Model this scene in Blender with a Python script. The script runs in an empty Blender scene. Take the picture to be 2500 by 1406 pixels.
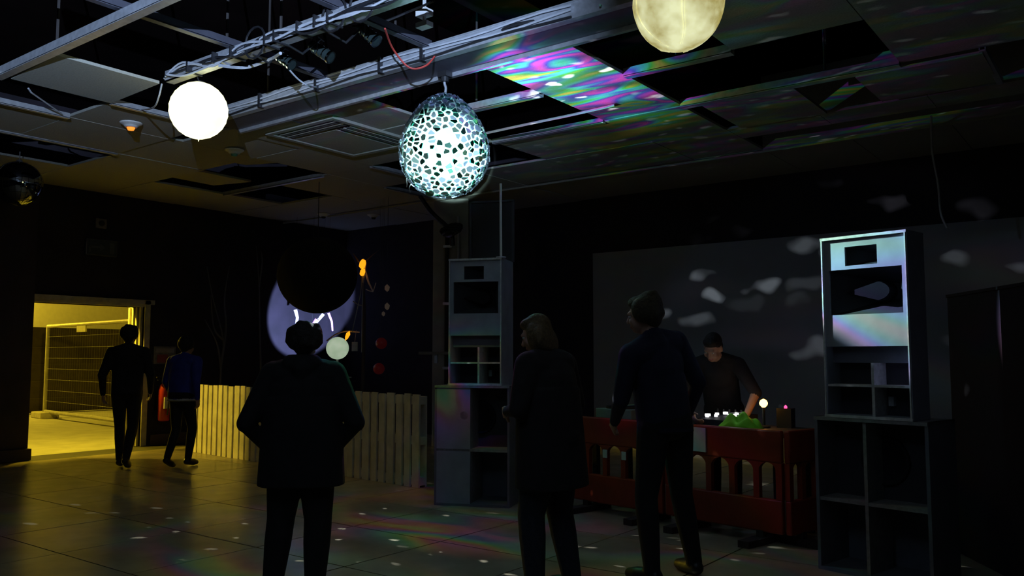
import bpy, math, random
import numpy as np
from mathutils import Vector, Matrix

# ------------------------------------------------------------------ camera, world, lights, exposure
sc = bpy.context.scene
COL = sc.collection
FPX, CX, CY, HC = 2058.0, 1250.0, 703.0, 1.4
YAW, PIT = math.radians(36.9), math.atan(167 / 2058.0)
F0 = Vector((-math.sin(YAW), math.cos(YAW), 0)); RV = Vector((math.cos(YAW), math.sin(YAW), 0)); ZV = Vector((0, 0, 1))
FV = F0 * math.cos(PIT) + ZV * math.sin(PIT); UV = ZV * math.cos(PIT) - F0 * math.sin(PIT)
CAMP = Vector((0, 0, HC))
cam = bpy.data.cameras.new('camera'); cam.sensor_width = 36; cam.lens = FPX / 2500 * 36; cam.clip_end = 100; cam.clip_start = 0.05
cam_o = bpy.data.objects.new('camera', cam); COL.objects.link(cam_o)
m = Matrix((RV, UV, -FV)).transposed().to_4x4(); m.translation = CAMP
cam_o.matrix_world = m
sc.camera = cam_o

def ray(x, y): return FV * FPX + RV * (x - CX) + UV * (CY - y)
def atz(x, y, z): d = ray(x, y); return CAMP + d * ((z - HC) / d.z)
def atX(x, y, X): d = ray(x, y); return CAMP + d * (X / d.x)
def atY(x, y, Y): d = ray(x, y); return CAMP + d * (Y / d.y)
def atD(x, y, D): return CAMP + ray(x, y) * (D / FPX)

w = bpy.data.worlds.new('night'); sc.world = w; w.use_nodes = True
w.node_tree.nodes['Background'].inputs[0].default_value = (0.5, 0.4, 0.7, 1)
w.node_tree.nodes['Background'].inputs[1].default_value = 0.0008
sc.view_settings.view_transform = 'Standard'; sc.view_settings.look = 'None'
sc.view_settings.exposure = 0.0; sc.view_settings.gamma = 1.0; sc.view_settings.use_curve_mapping = False

EGG = Vector((-4.78, 5.39, 3.22))

def lamp(name, kind, loc, energy, color, target=None, radius=0.05, spot=None, blend=0.3):
    l = bpy.data.lights.new(name, kind); l.energy = energy; l.color = color
    l.shadow_soft_size = radius
    if spot: l.spot_size = math.radians(spot); l.spot_blend = blend
    o = bpy.data.objects.new(name, l); o.location = loc; COL.objects.link(o)
    if target is not None:
        o.rotation_euler = (Vector(target) - Vector(loc)).to_track_quat('-Z', 'Y').to_euler()
    return o

# cool white stage lamps near the viewer: a narrow one on the mirror egg, a wide high one raking the rails
KEY = Vector((0.55, -0.9, 1.25))
lamp('egg_spot', 'SPOT', KEY, 24000, (0.66, 1.0, 0.95), target=EGG + Vector((0, 0, -0.085)), radius=0.06, spot=5.15, blend=0.25)
RAIL = Vector((0.9, -1.6, 2.7)); RAIL_AIM = (Vector((-6.0, 4.3, 4.25)) - RAIL).normalized()
lamp('rail_spot', 'SPOT', RAIL, 5000, (0.50, 0.68, 1.0), target=RAIL + RAIL_AIM, radius=0.012, spot=40, blend=0.6)
# blue-white moon spot on the floor behind the hanging black ball, aimed at the far end of the left wall
MOON_FROM = Vector((-10.1, 8.7, 0.45))
lamp('moon_spot', 'SPOT', MOON_FROM, 2900, (0.38, 0.50, 1.0), target=(-12.7, 10.42, 2.27), radius=0.03, spot=27.5, blend=0.16)
# yellow lamps of the yard behind the doorway
lamp('door_flood', 'POINT', (-13.25, 6.35, 2.78), 440, (1.0, 0.70, 0.03), radius=0.08)
lamp('yard_work_lamp', 'SPOT', (-15.5, 3.6, 2.0), 1300, (1.0, 0.70, 0.05), target=(-10.2, 7.25, 0.12), radius=0.1, spot=20, blend=0.3)

lamp('yard_fill_lamp', 'POINT', (-22.4, 7.4, 3.8), 900, (1.0, 0.70, 0.04), radius=0.1)  # unseen lamp added to brighten the yard and its far wall

# added lamps at the egg, in place of shard reflections: rainbow streaks, white flecks
def shard_light(name, loc, aim, energy, spot, lobe_dir, lobe_pow, lobe_gain, base, dots, seed, fscale=9.0, tint=(0.03, 0.035, 0.05), sat=0.92, hmul=3.2, plane=False, fsize=1.0, fstretch=(1.0, 1.0, 1.5)):
    o = lamp(name, 'SPOT', loc, energy, (1, 1, 1), target=Vector(loc) + Vector(aim), radius=0.004, spot=spot, blend=0.35)
    l = o.data; l.use_nodes = True; nt = l.node_tree; N, L = nt.nodes, nt.links
    em = N['Emission']
    g = N.new('ShaderNodeNewGeometry'); d = g.outputs['Incoming']
    def math_(op, a, b=None, c=None):
        n = N.new('ShaderNodeMath'); n.operation = op
        for i, v in enumerate((a, b, c)):
            if v is None: continue
            if isinstance(v, (int, float)): n.inputs[i].default_value = v
            else: L.new(v, n.inputs[i])
        return n.outputs[0]
    def vadd(v, off):
        n = N.new('ShaderNodeVectorMath'); n.operation = 'ADD'; L.new(v, n.inputs[0]); n.inputs[1].default_value = off; return n.outputs[0]
    def vmul(v, s):
        n = N.new('ShaderNodeVectorMath'); n.operation = 'MULTIPLY'; L.new(v, n.inputs[0]); n.inputs[1].default_value = s; return n.outputs[0]
    def noise(v, scale, detail=1.0, dist=0.0):
        n = N.new('ShaderNodeTexNoise'); L.new(v, n.inputs['Vector']); n.inputs['Scale'].default_value = scale
        n.inputs['Detail'].default_value = detail; n.inputs['Distortion'].default_value = dist; return n.outputs[0]
    if plane:   # spread the pattern evenly over the flat ceiling above
        sx = N.new('ShaderNodeSeparateXYZ'); L.new(d, sx.inputs[0]); dz = math_('MAXIMUM', sx.outputs[2], 0.10)
        cb = N.new('ShaderNodeCombineXYZ'); L.new(math_('DIVIDE', sx.outputs[0], dz), cb.inputs[0]); L.new(math_('DIVIDE', sx.outputs[1], dz), cb.inputs[1])
        dd = vadd(cb.outputs[0], (seed, seed * 0.37, -seed * 0.61))
    else:
        dd = vadd(d, (seed, seed * 0.37, -seed * 0.61))
    # streaks: stretched along the x direction
    hv = vmul(dd, (0.22, 0.75, 1.0) if plane else (0.55, 1.5, 2.6))
    sk_ = (0.8, 1.5, 1.0) if plane else fstretch
    hue = math_('FRACT', math_('MULTIPLY', noise(hv, 2.6, 1.0, 0.5), hmul))
    if plane:   # mostly green to violet, as the discs throw it
        hue = math_('MULTIPLY_ADD', math_('PINGPONG', math_('MULTIPLY', noise(hv, 2.6, 1.0, 0.5), hmul * 1.3), 1.0), 0.74, 0.13)
    val = N.new('ShaderNodeMapRange'); L.new(noise(vadd(hv, (7, 3, 1)), 2.6, 1.5), val.inputs[0])
    val.inputs[1].default_value = 0.42; val.inputs[2].default_value = 0.68; val.inputs[3].default_value = 0.22 if plane else 0.0
    hsv = N.new('ShaderNodeCombineColor'); hsv.mode = 'HSV'
    L.new(hue, hsv.inputs[0]); hsv.inputs[1].default_value = sat; L.new(val.outputs[0], hsv.inputs[2])
    # lobe
    dot = N.new('ShaderNodeVectorMath'); dot.operation = 'DOT_PRODUCT'; L.new(d, dot.inputs[0])
    dot.inputs[1].default_value = Vector(lobe_dir).normalized()
    lobe = math_('POWER', math_('MAXIMUM', dot.outputs['Value'], 0.0), lobe_pow)
    if plane:
        ux = math_('MULTIPLY', math_('SUBTRACT', math_('DIVIDE', sx.outputs[0], dz), 0.75), 1 / 1.05); uy = math_('MULTIPLY', math_('SUBTRACT', math_('DIVIDE', sx.outputs[1], dz), 1.25), 1 / 1.8)
        lobe = math_('POWER', 2.718, math_('MULTIPLY', math_('ADD', math_('MULTIPLY', ux, ux), math_('MULTIPLY', uy, uy)), -1.0))
    gain = math_('MULTIPLY_ADD', lobe, lobe_gain, base)
    if plane: cut = N.new('ShaderNodeMapRange'); cut.interpolation_type = 'SMOOTHSTEP'; L.new(sx.outputs[2], cut.inputs[0]); cut.inputs[1].default_value = 0.105; cut.inputs[2].default_value = 0.15; gain = math_('MULTIPLY', math_('MULTIPLY', gain, math_('POWER', dz, -1.5)), cut.outputs[0])
    # flecks
    vo = N.new('ShaderNodeTexVoronoi'); vo.feature = 'F1'; wn = N.new('ShaderNodeTexNoise'); L.new(dd, wn.inputs['Vector']); wn.inputs['Scale'].default_value = fscale * 1.1; wn.inputs['Detail'].default_value = 1.0
    wv = N.new('ShaderNodeVectorMath'); wv.operation = 'MULTIPLY_ADD'; L.new(wn.outputs['Color'], wv.inputs[0]); wv.inputs[1].default_value = (0.9 / fscale,) * 3; L.new(vmul(dd, sk_), wv.inputs[2])
    L.new(wv.outputs[0], vo.inputs['Vector']); vo.inputs['Scale'].default_value = fscale
    fl = N.new('ShaderNodeMapRange'); L.new(vo.outputs['Distance'], fl.inputs[0])
    fl.inputs[1].default_value = 0.30 * fsize; fl.inputs[2].default_value = 0.14 * fsize; fl.inputs[3].default_value = 0; fl.inputs[4].default_value = 1
    sep = N.new('ShaderNodeSeparateColor'); L.new(vo.outputs['Color'], sep.inputs[0])
    pick = N.new('ShaderNodeMapRange'); L.new(sep.outputs[0], pick.inputs[0]); pick.inputs[1].default_value = 0.45; pick.inputs[2].default_value = 1.0
    fleck = math_('MULTIPLY', math_('MULTIPLY', fl.outputs[0], pick.outputs[0]), dots)
    sc_ = N.new('ShaderNodeVectorMath'); sc_.operation = 'SCALE'; L.new(hsv.outputs[0], sc_.inputs[0]); sc_.inputs['Scale'].default_value = 1.0
    fc = N.new('ShaderNodeCombineXYZ')
    for i, k in enumerate((0.85, 0.95, 1.0)): L.new(math_('MULTIPLY_ADD', fleck, k, tint[i]), fc.inputs[i])
    add = N.new('ShaderNodeVectorMath'); add.operation = 'ADD'; L.new(sc_.outputs[0], add.inputs[0]); L.new(fc.outputs[0], add.inputs[1])
    L.new(add.outputs[0], em.inputs['Color']); L.new(gain, em.inputs['Strength'])
    return o

shard_light('shard_light_upper', EGG + Vector((0.26, 0.32, 0.10)), (0.45, 0.65, 0.62), 52, 165, (0.36, 0.82, 0.45), 7, 2.1, 0.075, 2.4, 3.1, 2.6, hmul=4.0, plane=True)
shard_light('shard_light_screen', EGG + Vector((0.22, 0.34, -0.10)), (0.22, 0.95, -0.32), 230, 56, (0.18, 0.95, -0.25), 1, 0.06, 0.05, 15.0, 33.7, 13.0, (0.07, 0.14, 0.28), 0.35, fsize=1.15, fstretch=(0.55, 1.0, 1.25))
shard_light('shard_light_speaker', EGG + Vector((0.38, 0.0, -0.08)), (3.22, 0.20, -1.30), 4600, 19, (3.3, 0.22, -1.30), 1, 0.3, 0.3, 0.4, 47.9, 12.0, (0.27, 0.36, 0.58), 0.55)
shard_light('shard_light_lower', EGG + Vector((0.10, -0.20, -0.42)), (0.25, -0.35, -0.9), 140, 150, (0.2, -0.5, -0.8), 2, 0.2, 0.12, 14.0, 11.7, 13.0, (0.03, 0.06, 0.06), fsize=0.62, fstretch=(0.7, 1.5, 1.0))
shard_light('shard_light_left', EGG + Vector((-0.36, 0.16, 0.10)), (-0.8, 0.3, 0.4), 20, 160, (-0.6, 0.3, 0.7), 3, 0.5, 0.15, 1.2, 23.3, 9.0)

# ------------------------------------------------------------------ helpers
rnd = random.Random(7)
MATS = {}
def mat(name, color, rough=0.6, metal=0.0, var=0.15, scale=8.0, bump=0.0, emit=None, estr=0.0, spec=0.5):
    if name in MATS: return MATS[name]
    mt = bpy.data.materials.new(name); mt.use_nodes = True; nt = mt.node_tree; b = nt.nodes['Principled BSDF']
    b.inputs['Roughness'].default_value = rough; b.inputs['Metallic'].default_value = metal
    b.inputs['Specular IOR Level'].default_value = spec
    c = tuple(color)
    tc = nt.nodes.new('ShaderNodeTexCoord')
    nz = nt.nodes.new('ShaderNodeTexNoise'); nz.inputs['Scale'].default_value = scale; nz.inputs['Detail'].default_value = 4
    nt.links.new(tc.outputs['Object'], nz.inputs['Vector'])
    rp = nt.nodes.new('ShaderNodeValToRGB')
    rp.color_ramp.elements[0].position = 0.3; rp.color_ramp.elements[1].position = 0.7
    rp.color_ramp.elements[0].color = tuple(x * (1 - var) for x in c) + (1,)
    rp.color_ramp.elements[1].color = tuple(min(1, x * (1 + var)) for x in c) + (1,)
    nt.links.new(nz.outputs[0], rp.inputs[0]); nt.links.new(rp.outputs[0], b.inputs['Base Color'])
    if bump:
        bp = nt.nodes.new('ShaderNodeBump'); bp.inputs['Strength'].default_value = bump; bp.inputs['Distance'].default_value = 0.02
        nt.links.new(nz.outputs[0], bp.inputs['Height']); nt.links.new(bp.outputs[0], b.inputs['Normal'])
    if emit:
        b.inputs['Emission Color'].default_value = tuple(emit) + (1,); b.inputs['Emission Strength'].default_value = estr
    MATS[name] = mt; return mt

class MB:
    def __init__(self): self.v = []; self.f = []
    def add(self, vs, fs):
        o = len(self.v); self.v += [tuple(p) for p in vs]; self.f += [tuple(i + o for i in f) for f in fs]; return self
    def box(self, x0, x1, y0, y1, z0, z1, M=None):
        vs = [Vector(p) for p in ((x0,y0,z0),(x1,y0,z0),(x1,y1,z0),(x0,y1,z0),(x0,y0,z1),(x1,y0,z1),(x1,y1,z1),(x0,y1,z1))]
        if M: vs = [M @ p for p in vs]
        return self.add(vs, [(0,3,2,1),(4,5,6,7),(0,1,5,4),(1,2,6,5),(2,3,7,6),(3,0,4,7)])
    def bar(self, a, b, w, h, up=(0, 0, 1)):
        a, b = Vector(a), Vector(b); d = (b - a).normalized(); u = Vector(up)
        s = d.cross(u)
        if s.length < 1e-4: s = d.cross(Vector((1, 0, 0)))
        s.normalize(); u = s.cross(d)
        vs = []
        for p in (a, b):
            for sx, sy in ((-1,-1),(1,-1),(1,1),(-1,1)): vs.append(p + s * (sx * w / 2) + u * (sy * h / 2))
        return self.add(vs, [(0,1,2,3),(7,6,5,4),(0,4,5,1),(1,5,6,2),(2,6,7,3),(3,7,4,0)])
    def tube(self, pts, r, n=6, r1=None):
        pts = [Vector(p) for p in pts]; m = len(pts); base = len(self.v)
        prev = None
        for i, p in enumerate(pts):
            t = (pts[min(i + 1, m - 1)] - pts[max(i - 1, 0)]).normalized()
            a = Vector((0, 0, 1)) if prev is None else prev
            s = t.cross(a)
            if s.length < 1e-3: s = t.cross(Vector((1, 0, 0)))
            s.normalize(); u = s.cross(t); prev = u
            rr = r if r1 is None else r + (r1 - r) * i / max(1, m - 1)
            for k in range(n):
                q = 2 * math.pi * k / n
                self.v.append(tuple(p + s * (math.cos(q) * rr) + u * (math.sin(q) * rr)))
        for i in range(m - 1):
            for k in range(n):
                a = base + i * n + k; b = base + i * n + (k + 1) % n
                self.f.append((a, b, b + n, a + n))
        self.f.append(tuple(base + k for k in reversed(range(n)))); self.f.append(tuple(base + (m - 1) * n + k for k in range(n)))
        return self
    def lathe(self, prof, n=24, M=None):
        base = len(self.v)
        for r, z in prof:
            for k in range(n):
                q = 2 * math.pi * k / n; p = Vector((r * math.cos(q), r * math.sin(q), z))
                self.v.append(tuple(M @ p if M else p))
        for i in range(len(prof) - 1):
            for k in range(n):
                a = base + i * n + k; b = base + i * n + (k + 1) % n
                self.f.append((a, b, b + n, a + n))
        self.f.append(tuple(base + k for k in reversed(range(n))))
        self.f.append(tuple(base + (len(prof) - 1) * n + k for k in range(n)))
        return self
    def prism(self, poly, z0, z1, M=None):
        n = len(poly); vs = [Vector((p[0], p[1], z0)) for p in poly] + [Vector((p[0], p[1], z1)) for p in poly]
        if M: vs = [M @ p for p in vs]
        fs = [tuple(reversed(range(n))), tuple(range(n, 2 * n))] + [(i, (i + 1) % n, n + (i + 1) % n, n + i) for i in range(n)]
        return self.add(vs, fs)
    def mesh(self, name, material, smooth=False):
        me = bpy.data.meshes.new(name); me.from_pydata(self.v, [], self.f); me.update()
        if material: me.materials.append(material)
        if smooth:
            for p in me.polygons: p.use_smooth = True
        return me
    def build(self, name, material, parent=None, smooth=False, bevel=0.0):
        o = bpy.data.objects.new(name, self.mesh(name, material, smooth)); COL.objects.link(o)
        if parent: o.parent = parent
        if bevel:
            b = o.modifiers.new('bevel', 'BEVEL'); b.width = bevel; b.segments = 2; b.limit_method = 'ANGLE'
        return o

def tag(o, label=None, cat=None, group=None, kind=None):
    if label: o['label'] = label
    if cat: o['category'] = cat
    if group: o['group'] = group
    if kind: o['kind'] = kind
    return o
def empty(name, loc, rz=0.0):
    o = bpy.data.objects.new(name, None); o.empty_display_size = 0.1; o.location = loc; o.rotation_euler = (0, 0, rz); COL.objects.link(o); return o
def local(o):   # world -> local for an empty placed with location and z rotation
    return (Matrix.Translation(o.location) @ o.rotation_euler.to_matrix().to_4x4()).inverted()
def smooth_path(pts, k=6):
    pts = [Vector(p) for p in pts]; out = []
    for i in range(len(pts) - 1):
        p0, p1, p2, p3 = pts[max(i - 1, 0)], pts[i], pts[i + 1], pts[min(i + 2, len(pts) - 1)]
        for j in range(k):
            t = j / k
            out.append(0.5 * ((2 * p1) + (p2 - p0) * t + (2 * p0 - 5 * p1 + 4 * p2 - p3) * t * t + (3 * p1 - p0 - 3 * p2 + p3) * t ** 3))
    out.append(pts[-1]); return out
def sag(a, b, drop, k=10):
    a, b = Vector(a), Vector(b)
    return [a.lerp(b, i / k) - Vector((0, 0, drop * 4 * (i / k) * (1 - i / k))) for i in range(k + 1)]
def sphere_mb(r, n=20, rings=12, sz=1.0, M=None):
    return MB().lathe([(max(1e-4, r * math.sin(math.pi * i / rings)), -r * sz * math.cos(math.pi * i / rings)) for i in range(rings + 1)], n, M)

M_BLACK = mat('black_wall_paint', (0.018, 0.013, 0.02), 0.8, var=0.3, scale=3, bump=0.1)
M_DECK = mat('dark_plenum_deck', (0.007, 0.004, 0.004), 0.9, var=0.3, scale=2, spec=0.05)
M_PANEL = mat('mineral_fibre_panel', (0.36, 0.36, 0.32), 0.9, var=0.10, scale=60, bump=0.15)
M_STEEL = mat('galvanised_steel', (0.55, 0.57, 0.62), 0.38, metal=0.55, var=0.15, scale=20)
M_WHITE = mat('white_enamel', (0.7, 0.7, 0.7), 0.5, var=0.05)
M_CABLE = mat('black_cable_rubber', (0.015, 0.015, 0.018), 0.5)
M_GREYC = mat('grey_cable_sheath', (0.45, 0.47, 0.52), 0.5)
M_REDC = mat('red_cable_sheath', (0.5, 0.05, 0.04), 0.5)
M_PLASTER = mat('pale_plaster', (0.36, 0.35, 0.33), 0.85, var=0.12, scale=5, bump=0.1)

# ------------------------------------------------------------------ the room
ZC = 3.9
floor = MB().box(-12.7, 2.6, -3.0, 11.4, -0.12, -0.006).build('floor', mat('floor_joint', (0.035, 0.03, 0.025), 0.8))
tag(floor, 'dark grey tiled floor of the dance hall', kind='structure')
M_TILE = mat('floor_tile', (0.37, 0.315, 0.22), 0.27, var=0.22, scale=2.2, bump=0.03)
tile_me = {}
P = 0.96
x_off, y_off = -6.28 - 7 * P, 2.98 - 6 * P
tm = MB().box(0.006, P - 0.006, 0.006, P - 0.006, -0.006, 0.0).mesh('tile', M_TILE)
for i in range(0, 16):
    for j in range(0, 15):
        x, y = x_off + i * P, y_off + j * P
        if x < -12.95 or x + P > 2.61 or y + P > 11.7 or y < -3.0: continue
        o = bpy.data.objects.new('tile', tm); o.parent = floor; COL.objects.link(o)
        o.location = (x, y, rnd.uniform(-0.0015, 0))
        if y + P > 11.39: o.scale.y = (11.39 - y) / P
        if x < -12.69: o.location.x = -12.69; o.scale.x = (x + P + 12.69) / P
DY0, DY1, DZ = 4.95, 7.19, 2.18
wl = MB().box(-12.95, -12.7, -3, DY0, 0, ZC + 1.4).box(-12.95, -12.7, DY1, 11.65, 0, ZC + 1.4).box(-12.95, -12.7, DY0, DY1, DZ, ZC + 1.4).build('wall_left', M_BLACK)
tag(wl, 'black painted wall with the lit doorway', kind='structure')
wb = MB().box(-12.7, 2.85, 11.4, 11.65, 0, ZC + 1.4).build('wall_back', M_BLACK); tag(wb, 'black painted wall behind the stage', kind='structure')
wr = MB().box(2.6, 2.85, -3, 11.4, 0, ZC + 1.4).build('wall_right', M_BLACK); tag(wr, 'black painted wall on the right', kind='structure')
wf = MB().box(-12.95, 2.85, -3.25, -3, 0, ZC + 1.4).build('wall_front', M_BLACK); tag(wf, 'black painted wall behind the viewer', kind='structure')
pl = MB().box(-12.7, -12.25, 3.9, 5.33, 0, ZC - 0.02).box(-12.7, -12.18, 3.9, 5.35, 0, 0.15).build('wall_pier', mat('dark_pier_paint', (0.035, 0.025, 0.04), 0.8, var=0.4, scale=2))
tag(pl, 'dark painted wall pier left of the lit doorway', kind='structure')
# back wall: white projection band
scr = MB().box(-6.92, 2.58, 11.34, 11.398, 0.0, 3.02).build('wall_screen', mat('white_screen_paint', (0.30, 0.31, 0.34), 0.8, var=0.06, scale=2))
tag(scr, 'pale painted band of wall behind the disc jockey', kind='structure')

# ceiling: deck above, suspended panels, rails, hanger rods
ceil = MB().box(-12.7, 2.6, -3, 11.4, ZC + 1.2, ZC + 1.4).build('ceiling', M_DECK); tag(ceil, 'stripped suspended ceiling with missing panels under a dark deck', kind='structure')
XL = [-12.7, -11.3, -10.05, -8.9, -8.05, -7.15, -6.0, -4.5, -3.6, -2.6, -1.57, -0.5, 0.6, 1.7, 2.6]
YL = [-3.0, -1.0, 0.9, 2.0, 3.12, 4.13, 5.26, 6.46, 7.63, 8.72, 9.85, 11.4]
# open cells: (column, row)
OPEN = set()
for cc in range(3, 9):
    for r in range(0, 5): OPEN.add((cc, r))
for cc in range(0, 3):
    for r in range(0, 2): OPEN.add((cc, r))
OPEN |= {(1, 4), (1, 5), (3, 4), (4, 5), (5, 5), (6, 5), (7, 5), (8, 5), (5, 4), (6, 4)}
OPEN -= {(3, 3), (3, 5)}
OPEN |= {(6, 6), (8, 6), (1, 7), (2, 7), (6, 7), (8, 7), (9, 7), (4, 8), (5, 8), (1, 8), (3, 9)}
OPEN -= {(4, 4)}
SPECIAL = {(cc, 8) for cc in (8, 9, 10)} | {(cc, 9) for cc in range(8, 14)} | {(4, 4)}
def panel(x0, x1, y0, y1, z=ZC, rot=None, name='ceiling_panel'):
    o = MB().box(-(x1 - x0) / 2 + .003, (x1 - x0) / 2 - .003, -(y1 - y0) / 2 + .003, (y1 - y0) / 2 - .003, 0, 0.028).build(name, M_PANEL, ceil)
    o.location = ((x0 + x1) / 2, (y0 + y1) / 2, z)
    if rot: o.rotation_euler = rot
    return o
for cc in range(len(XL) - 1):
    for r in range(len(YL) - 1):
        if (cc, r) in OPEN or (cc, r) in SPECIAL: continue
        y0 = YL[r] + (0.18 if r == 6 and 2 < cc < 9 else 0)
        panel(XL[cc], XL[cc + 1], y0, YL[r + 1], ZC + rnd.uniform(-0.006, 0.006))
panel(-3.42, -2.5, 7.66, 8.72, ZC - 0.02); panel(-1.95, -0.95, 7.66, 8.62, ZC - 0.03, (0.02, 0, 0)); panel(0.0, 0.6, 7.66, 8.72)
for cc in range(8, 14): panel(XL[cc], XL[cc + 1], 8.75, 9.22)
panel(-8.02, -7.15, 3.2, 4.12, ZC - 0.01, (0.0, -0.03, 0.0))          # lone panel by the rail
panel(-11.2, -10.3, 6.55, 7.4, ZC + 0.06, (0.0, 0.06, 0.03))           # sagging panels in the far hole
panel(-10.0, -9.2, 6.7, 7.2, ZC + 0.16, (0.05, 0.04, 0.2))
# upstand behind the long gap
MB().box(-3.6, 2.6, 9.85, 9.9, ZC - 0.03, ZC + 0.9).build('upstand', M_PLASTER, ceil)
MB().box(-12.7, 2.6, 9.83, 9.87, ZC - 0.045, ZC - 0.02).build('edge_trim', M_PANEL, ceil)
def rail(a, b, w=0.07, h=0.07, name='ceiling_rail', m_=M_STEEL):
    a, b = Vector(a), Vector(b); d = (b - a).normalized(); s = d.cross(ZV).normalized()
    mb = MB().bar(a, b, w, 0.012)
    for q in (-1, 1): mb.bar(a + s * (q * (w / 2 - .004)) + ZV * h / 2, b + s * (q * (w / 2 - .004)) + ZV * h / 2, 0.008, h)
    for q in (-1, 1): mb.bar(a + s * (q * (w / 2 - .014)) + ZV * h, b + s * (q * (w / 2 - .014)) + ZV * h, 0.02, 0.008)
    return mb.build(name, m_, ceil)
zr = ZC - 0.02
M_DSTEEL = mat('dull_dark_steel', (0.10, 0.10, 0.13), 0.5, metal=0.4)
rail((-8.12, 3.13, zr), (-3.2, 3.13, zr), 0.075, 0.075)
rail((-6.0, 1.6, zr + 0.1), (-6.0, 5.1, zr + 0.1), 0.06, 0.06, m_=M_DSTEEL)
rail((-4.7, 1.6, zr + 0.1), (-4.7, 5.1, zr + 0.1), 0.06, 0.06, m_=M_DSTEEL)
rail((-6.0, 6.46, zr), (-4.5, 6.46, zr), 0.08, 0.07)
rail((-3.6, 6.48, zr), (-2.6, 6.48, zr), 0.08, 0.07)
rail((-3.6, 7.63, zr), (-1.57, 7.63, zr), 0.09, 0.07)
rail((-6.0, 7.63, zr), (-4.5, 7.63, zr), 0.06, 0.05)
rail((-8.05, 4.13, zr), (-8.05, 5.26, zr), 0.05, 0.05)
rail((-8.9, 3.12, zr), (-8.9, 4.13, zr), 0.05, 0.05)
rail((-10.05, 3.2, zr), (-10.05, 5.26, zr), 0.05, 0.05)
rail((-11.3, 7.63, zr), (-9.0, 7.63, zr), 0.05, 0.05)
rail((-8.05, 7.63, zr), (-8.05, 8.72, zr), 0.05, 0.05)
rail((-8.9, 8.72, zr), (-8.9, 9.85, zr), 0.05, 0.05)
rail((-0.95, 7.63, zr), (-0.95, 8.7, zr), 0.05, 0.05)
rod = MB().tube([(0, 0, 0), (0, 0, 1.1)], 0.012, 6).mesh('hanger_rod', mat('rusty_rod', (0.035, 0.03, 0.03), 0.7))
for x, y in ((-6.02, 3.3), (-6.02, 4.05), (-4.7, 3.7), (-5.4, 4.12), (-7.0, 3.13), (-5.2, 5.2), (-7.0, 5.2), (-3.1, 6.48), (-2.2, 7.63), (-5.3, 6.46), (-3.2, 5.3), (-2.0, 7.0)):
    o = bpy.data.objects.new('hanger_rod', rod); o.parent = ceil; o.location = (x, y, ZC + 0.08); COL.objects.link(o)
# thin broken wire under the far-left hole and tie wire
MB().tube([(-8.25, 3.45, ZC), (-8.3, 3.5, ZC - 0.02), (-8.78, 4.0, ZC - 0.02)], 0.009, 5).build('tie_wire', M_GREYC, ceil)
# service duct high in the void
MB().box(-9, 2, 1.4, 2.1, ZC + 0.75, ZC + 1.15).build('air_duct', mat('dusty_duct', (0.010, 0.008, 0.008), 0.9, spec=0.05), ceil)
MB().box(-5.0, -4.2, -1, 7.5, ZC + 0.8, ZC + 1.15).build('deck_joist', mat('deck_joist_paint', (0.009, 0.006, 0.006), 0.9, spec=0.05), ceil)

bxm = MB().box(-0.06, 0.06, -0.04, 0.04, 0, 0.05).box(-0.05, 0.07, -0.05, 0.03, -0.10, -0.06).box(-0.01, 0.01, -0.01, 0.01, -0.06, 0.6).build('hanging_bracket', M_WHITE, ceil); bxm.location = atz(1036, 40, ZC + 0.25)

# ------------------------------------------------------------------ doorway, yard behind it
M_WOODY = mat('painted_door_timber', (0.45, 0.42, 0.32), 0.6, var=0.15, scale=12)
MB().box(-13.1, -12.66, DY1 - 0.02, DY1 + 0.02, 0, DZ + 0.06).box(-12.92, -12.64, DY1 - 0.02, DY1 + 0.07, 0, DZ + 0.1).build('door_jamb', M_WOODY, None)
dj = bpy.data.objects['door_jamb']; dj.name = 'trim_1'; tag(dj, 'pale timber jamb on the right of the lit doorway', kind='structure')
dh = MB().box(-12.95, -12.66, DY0, DY1, DZ, DZ + 0.06).box(-12.92, -12.64, DY0, DY1 + 0.14, DZ + 0.04, DZ + 0.11).build('trim_2', M_WOODY); tag(dh, 'timber head of the lit doorway', kind='structure')
for k, xx in enumerate((-13.06, -12.95, -12.84, -12.73)):
    MB().box(xx - 0.02, xx + 0.02, DY1 - 0.055, DY1 - 0.02, 0, DZ).build('moulding', M_WOODY, dj)
M_YARD = mat('yard_concrete', (0.42, 0.40, 0.34), 0.6, var=0.15, scale=3)
yf = MB().box(-23.4, -12.7, 1.5, 13, -0.14, -0.02).build('floor_yard', M_YARD); tag(yf, 'concrete ground of the yard behind the doorway', kind='structure')
yw = MB().box(-23.2, -23.0, 1.5, 13, 1.9, 4.6).build('wall_yard', mat('cream_yard_wall', (0.75, 0.72, 0.6), 0.8, var=0.05)); tag(yw, 'cream wall of the yard seen over the dark hoarding', kind='structure')
yh = MB().box(-22.28, -22.2, 1.5, 13, 0, 2.13).build('wall_hoarding', mat('brown_hoarding', (0.055, 0.042, 0.025), 0.8, var=0.2, scale=5)); tag(yh, 'brown board hoarding across the yard', kind='structure')
for z in (0.35, 0.78, 1.2, 1.62):
    MB().box(-22.2, -22.185, 1.5, 13, z, z + 0.012).build('board_joint', mat('joint_line', (0.10, 0.085, 0.05), 0.8), yh)
ys1 = MB().box(-23.4, -12.95, 1.3, 1.5, 0, 4.6).box(-23.4, -12.95, 13, 13.2, 0, 4.6).build('wall_yard_sides', mat('yard_brick_dark', (0.12, 0.1, 0.08), 0.9)); tag(ys1, 'side walls of the yard', kind='structure')
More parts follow.
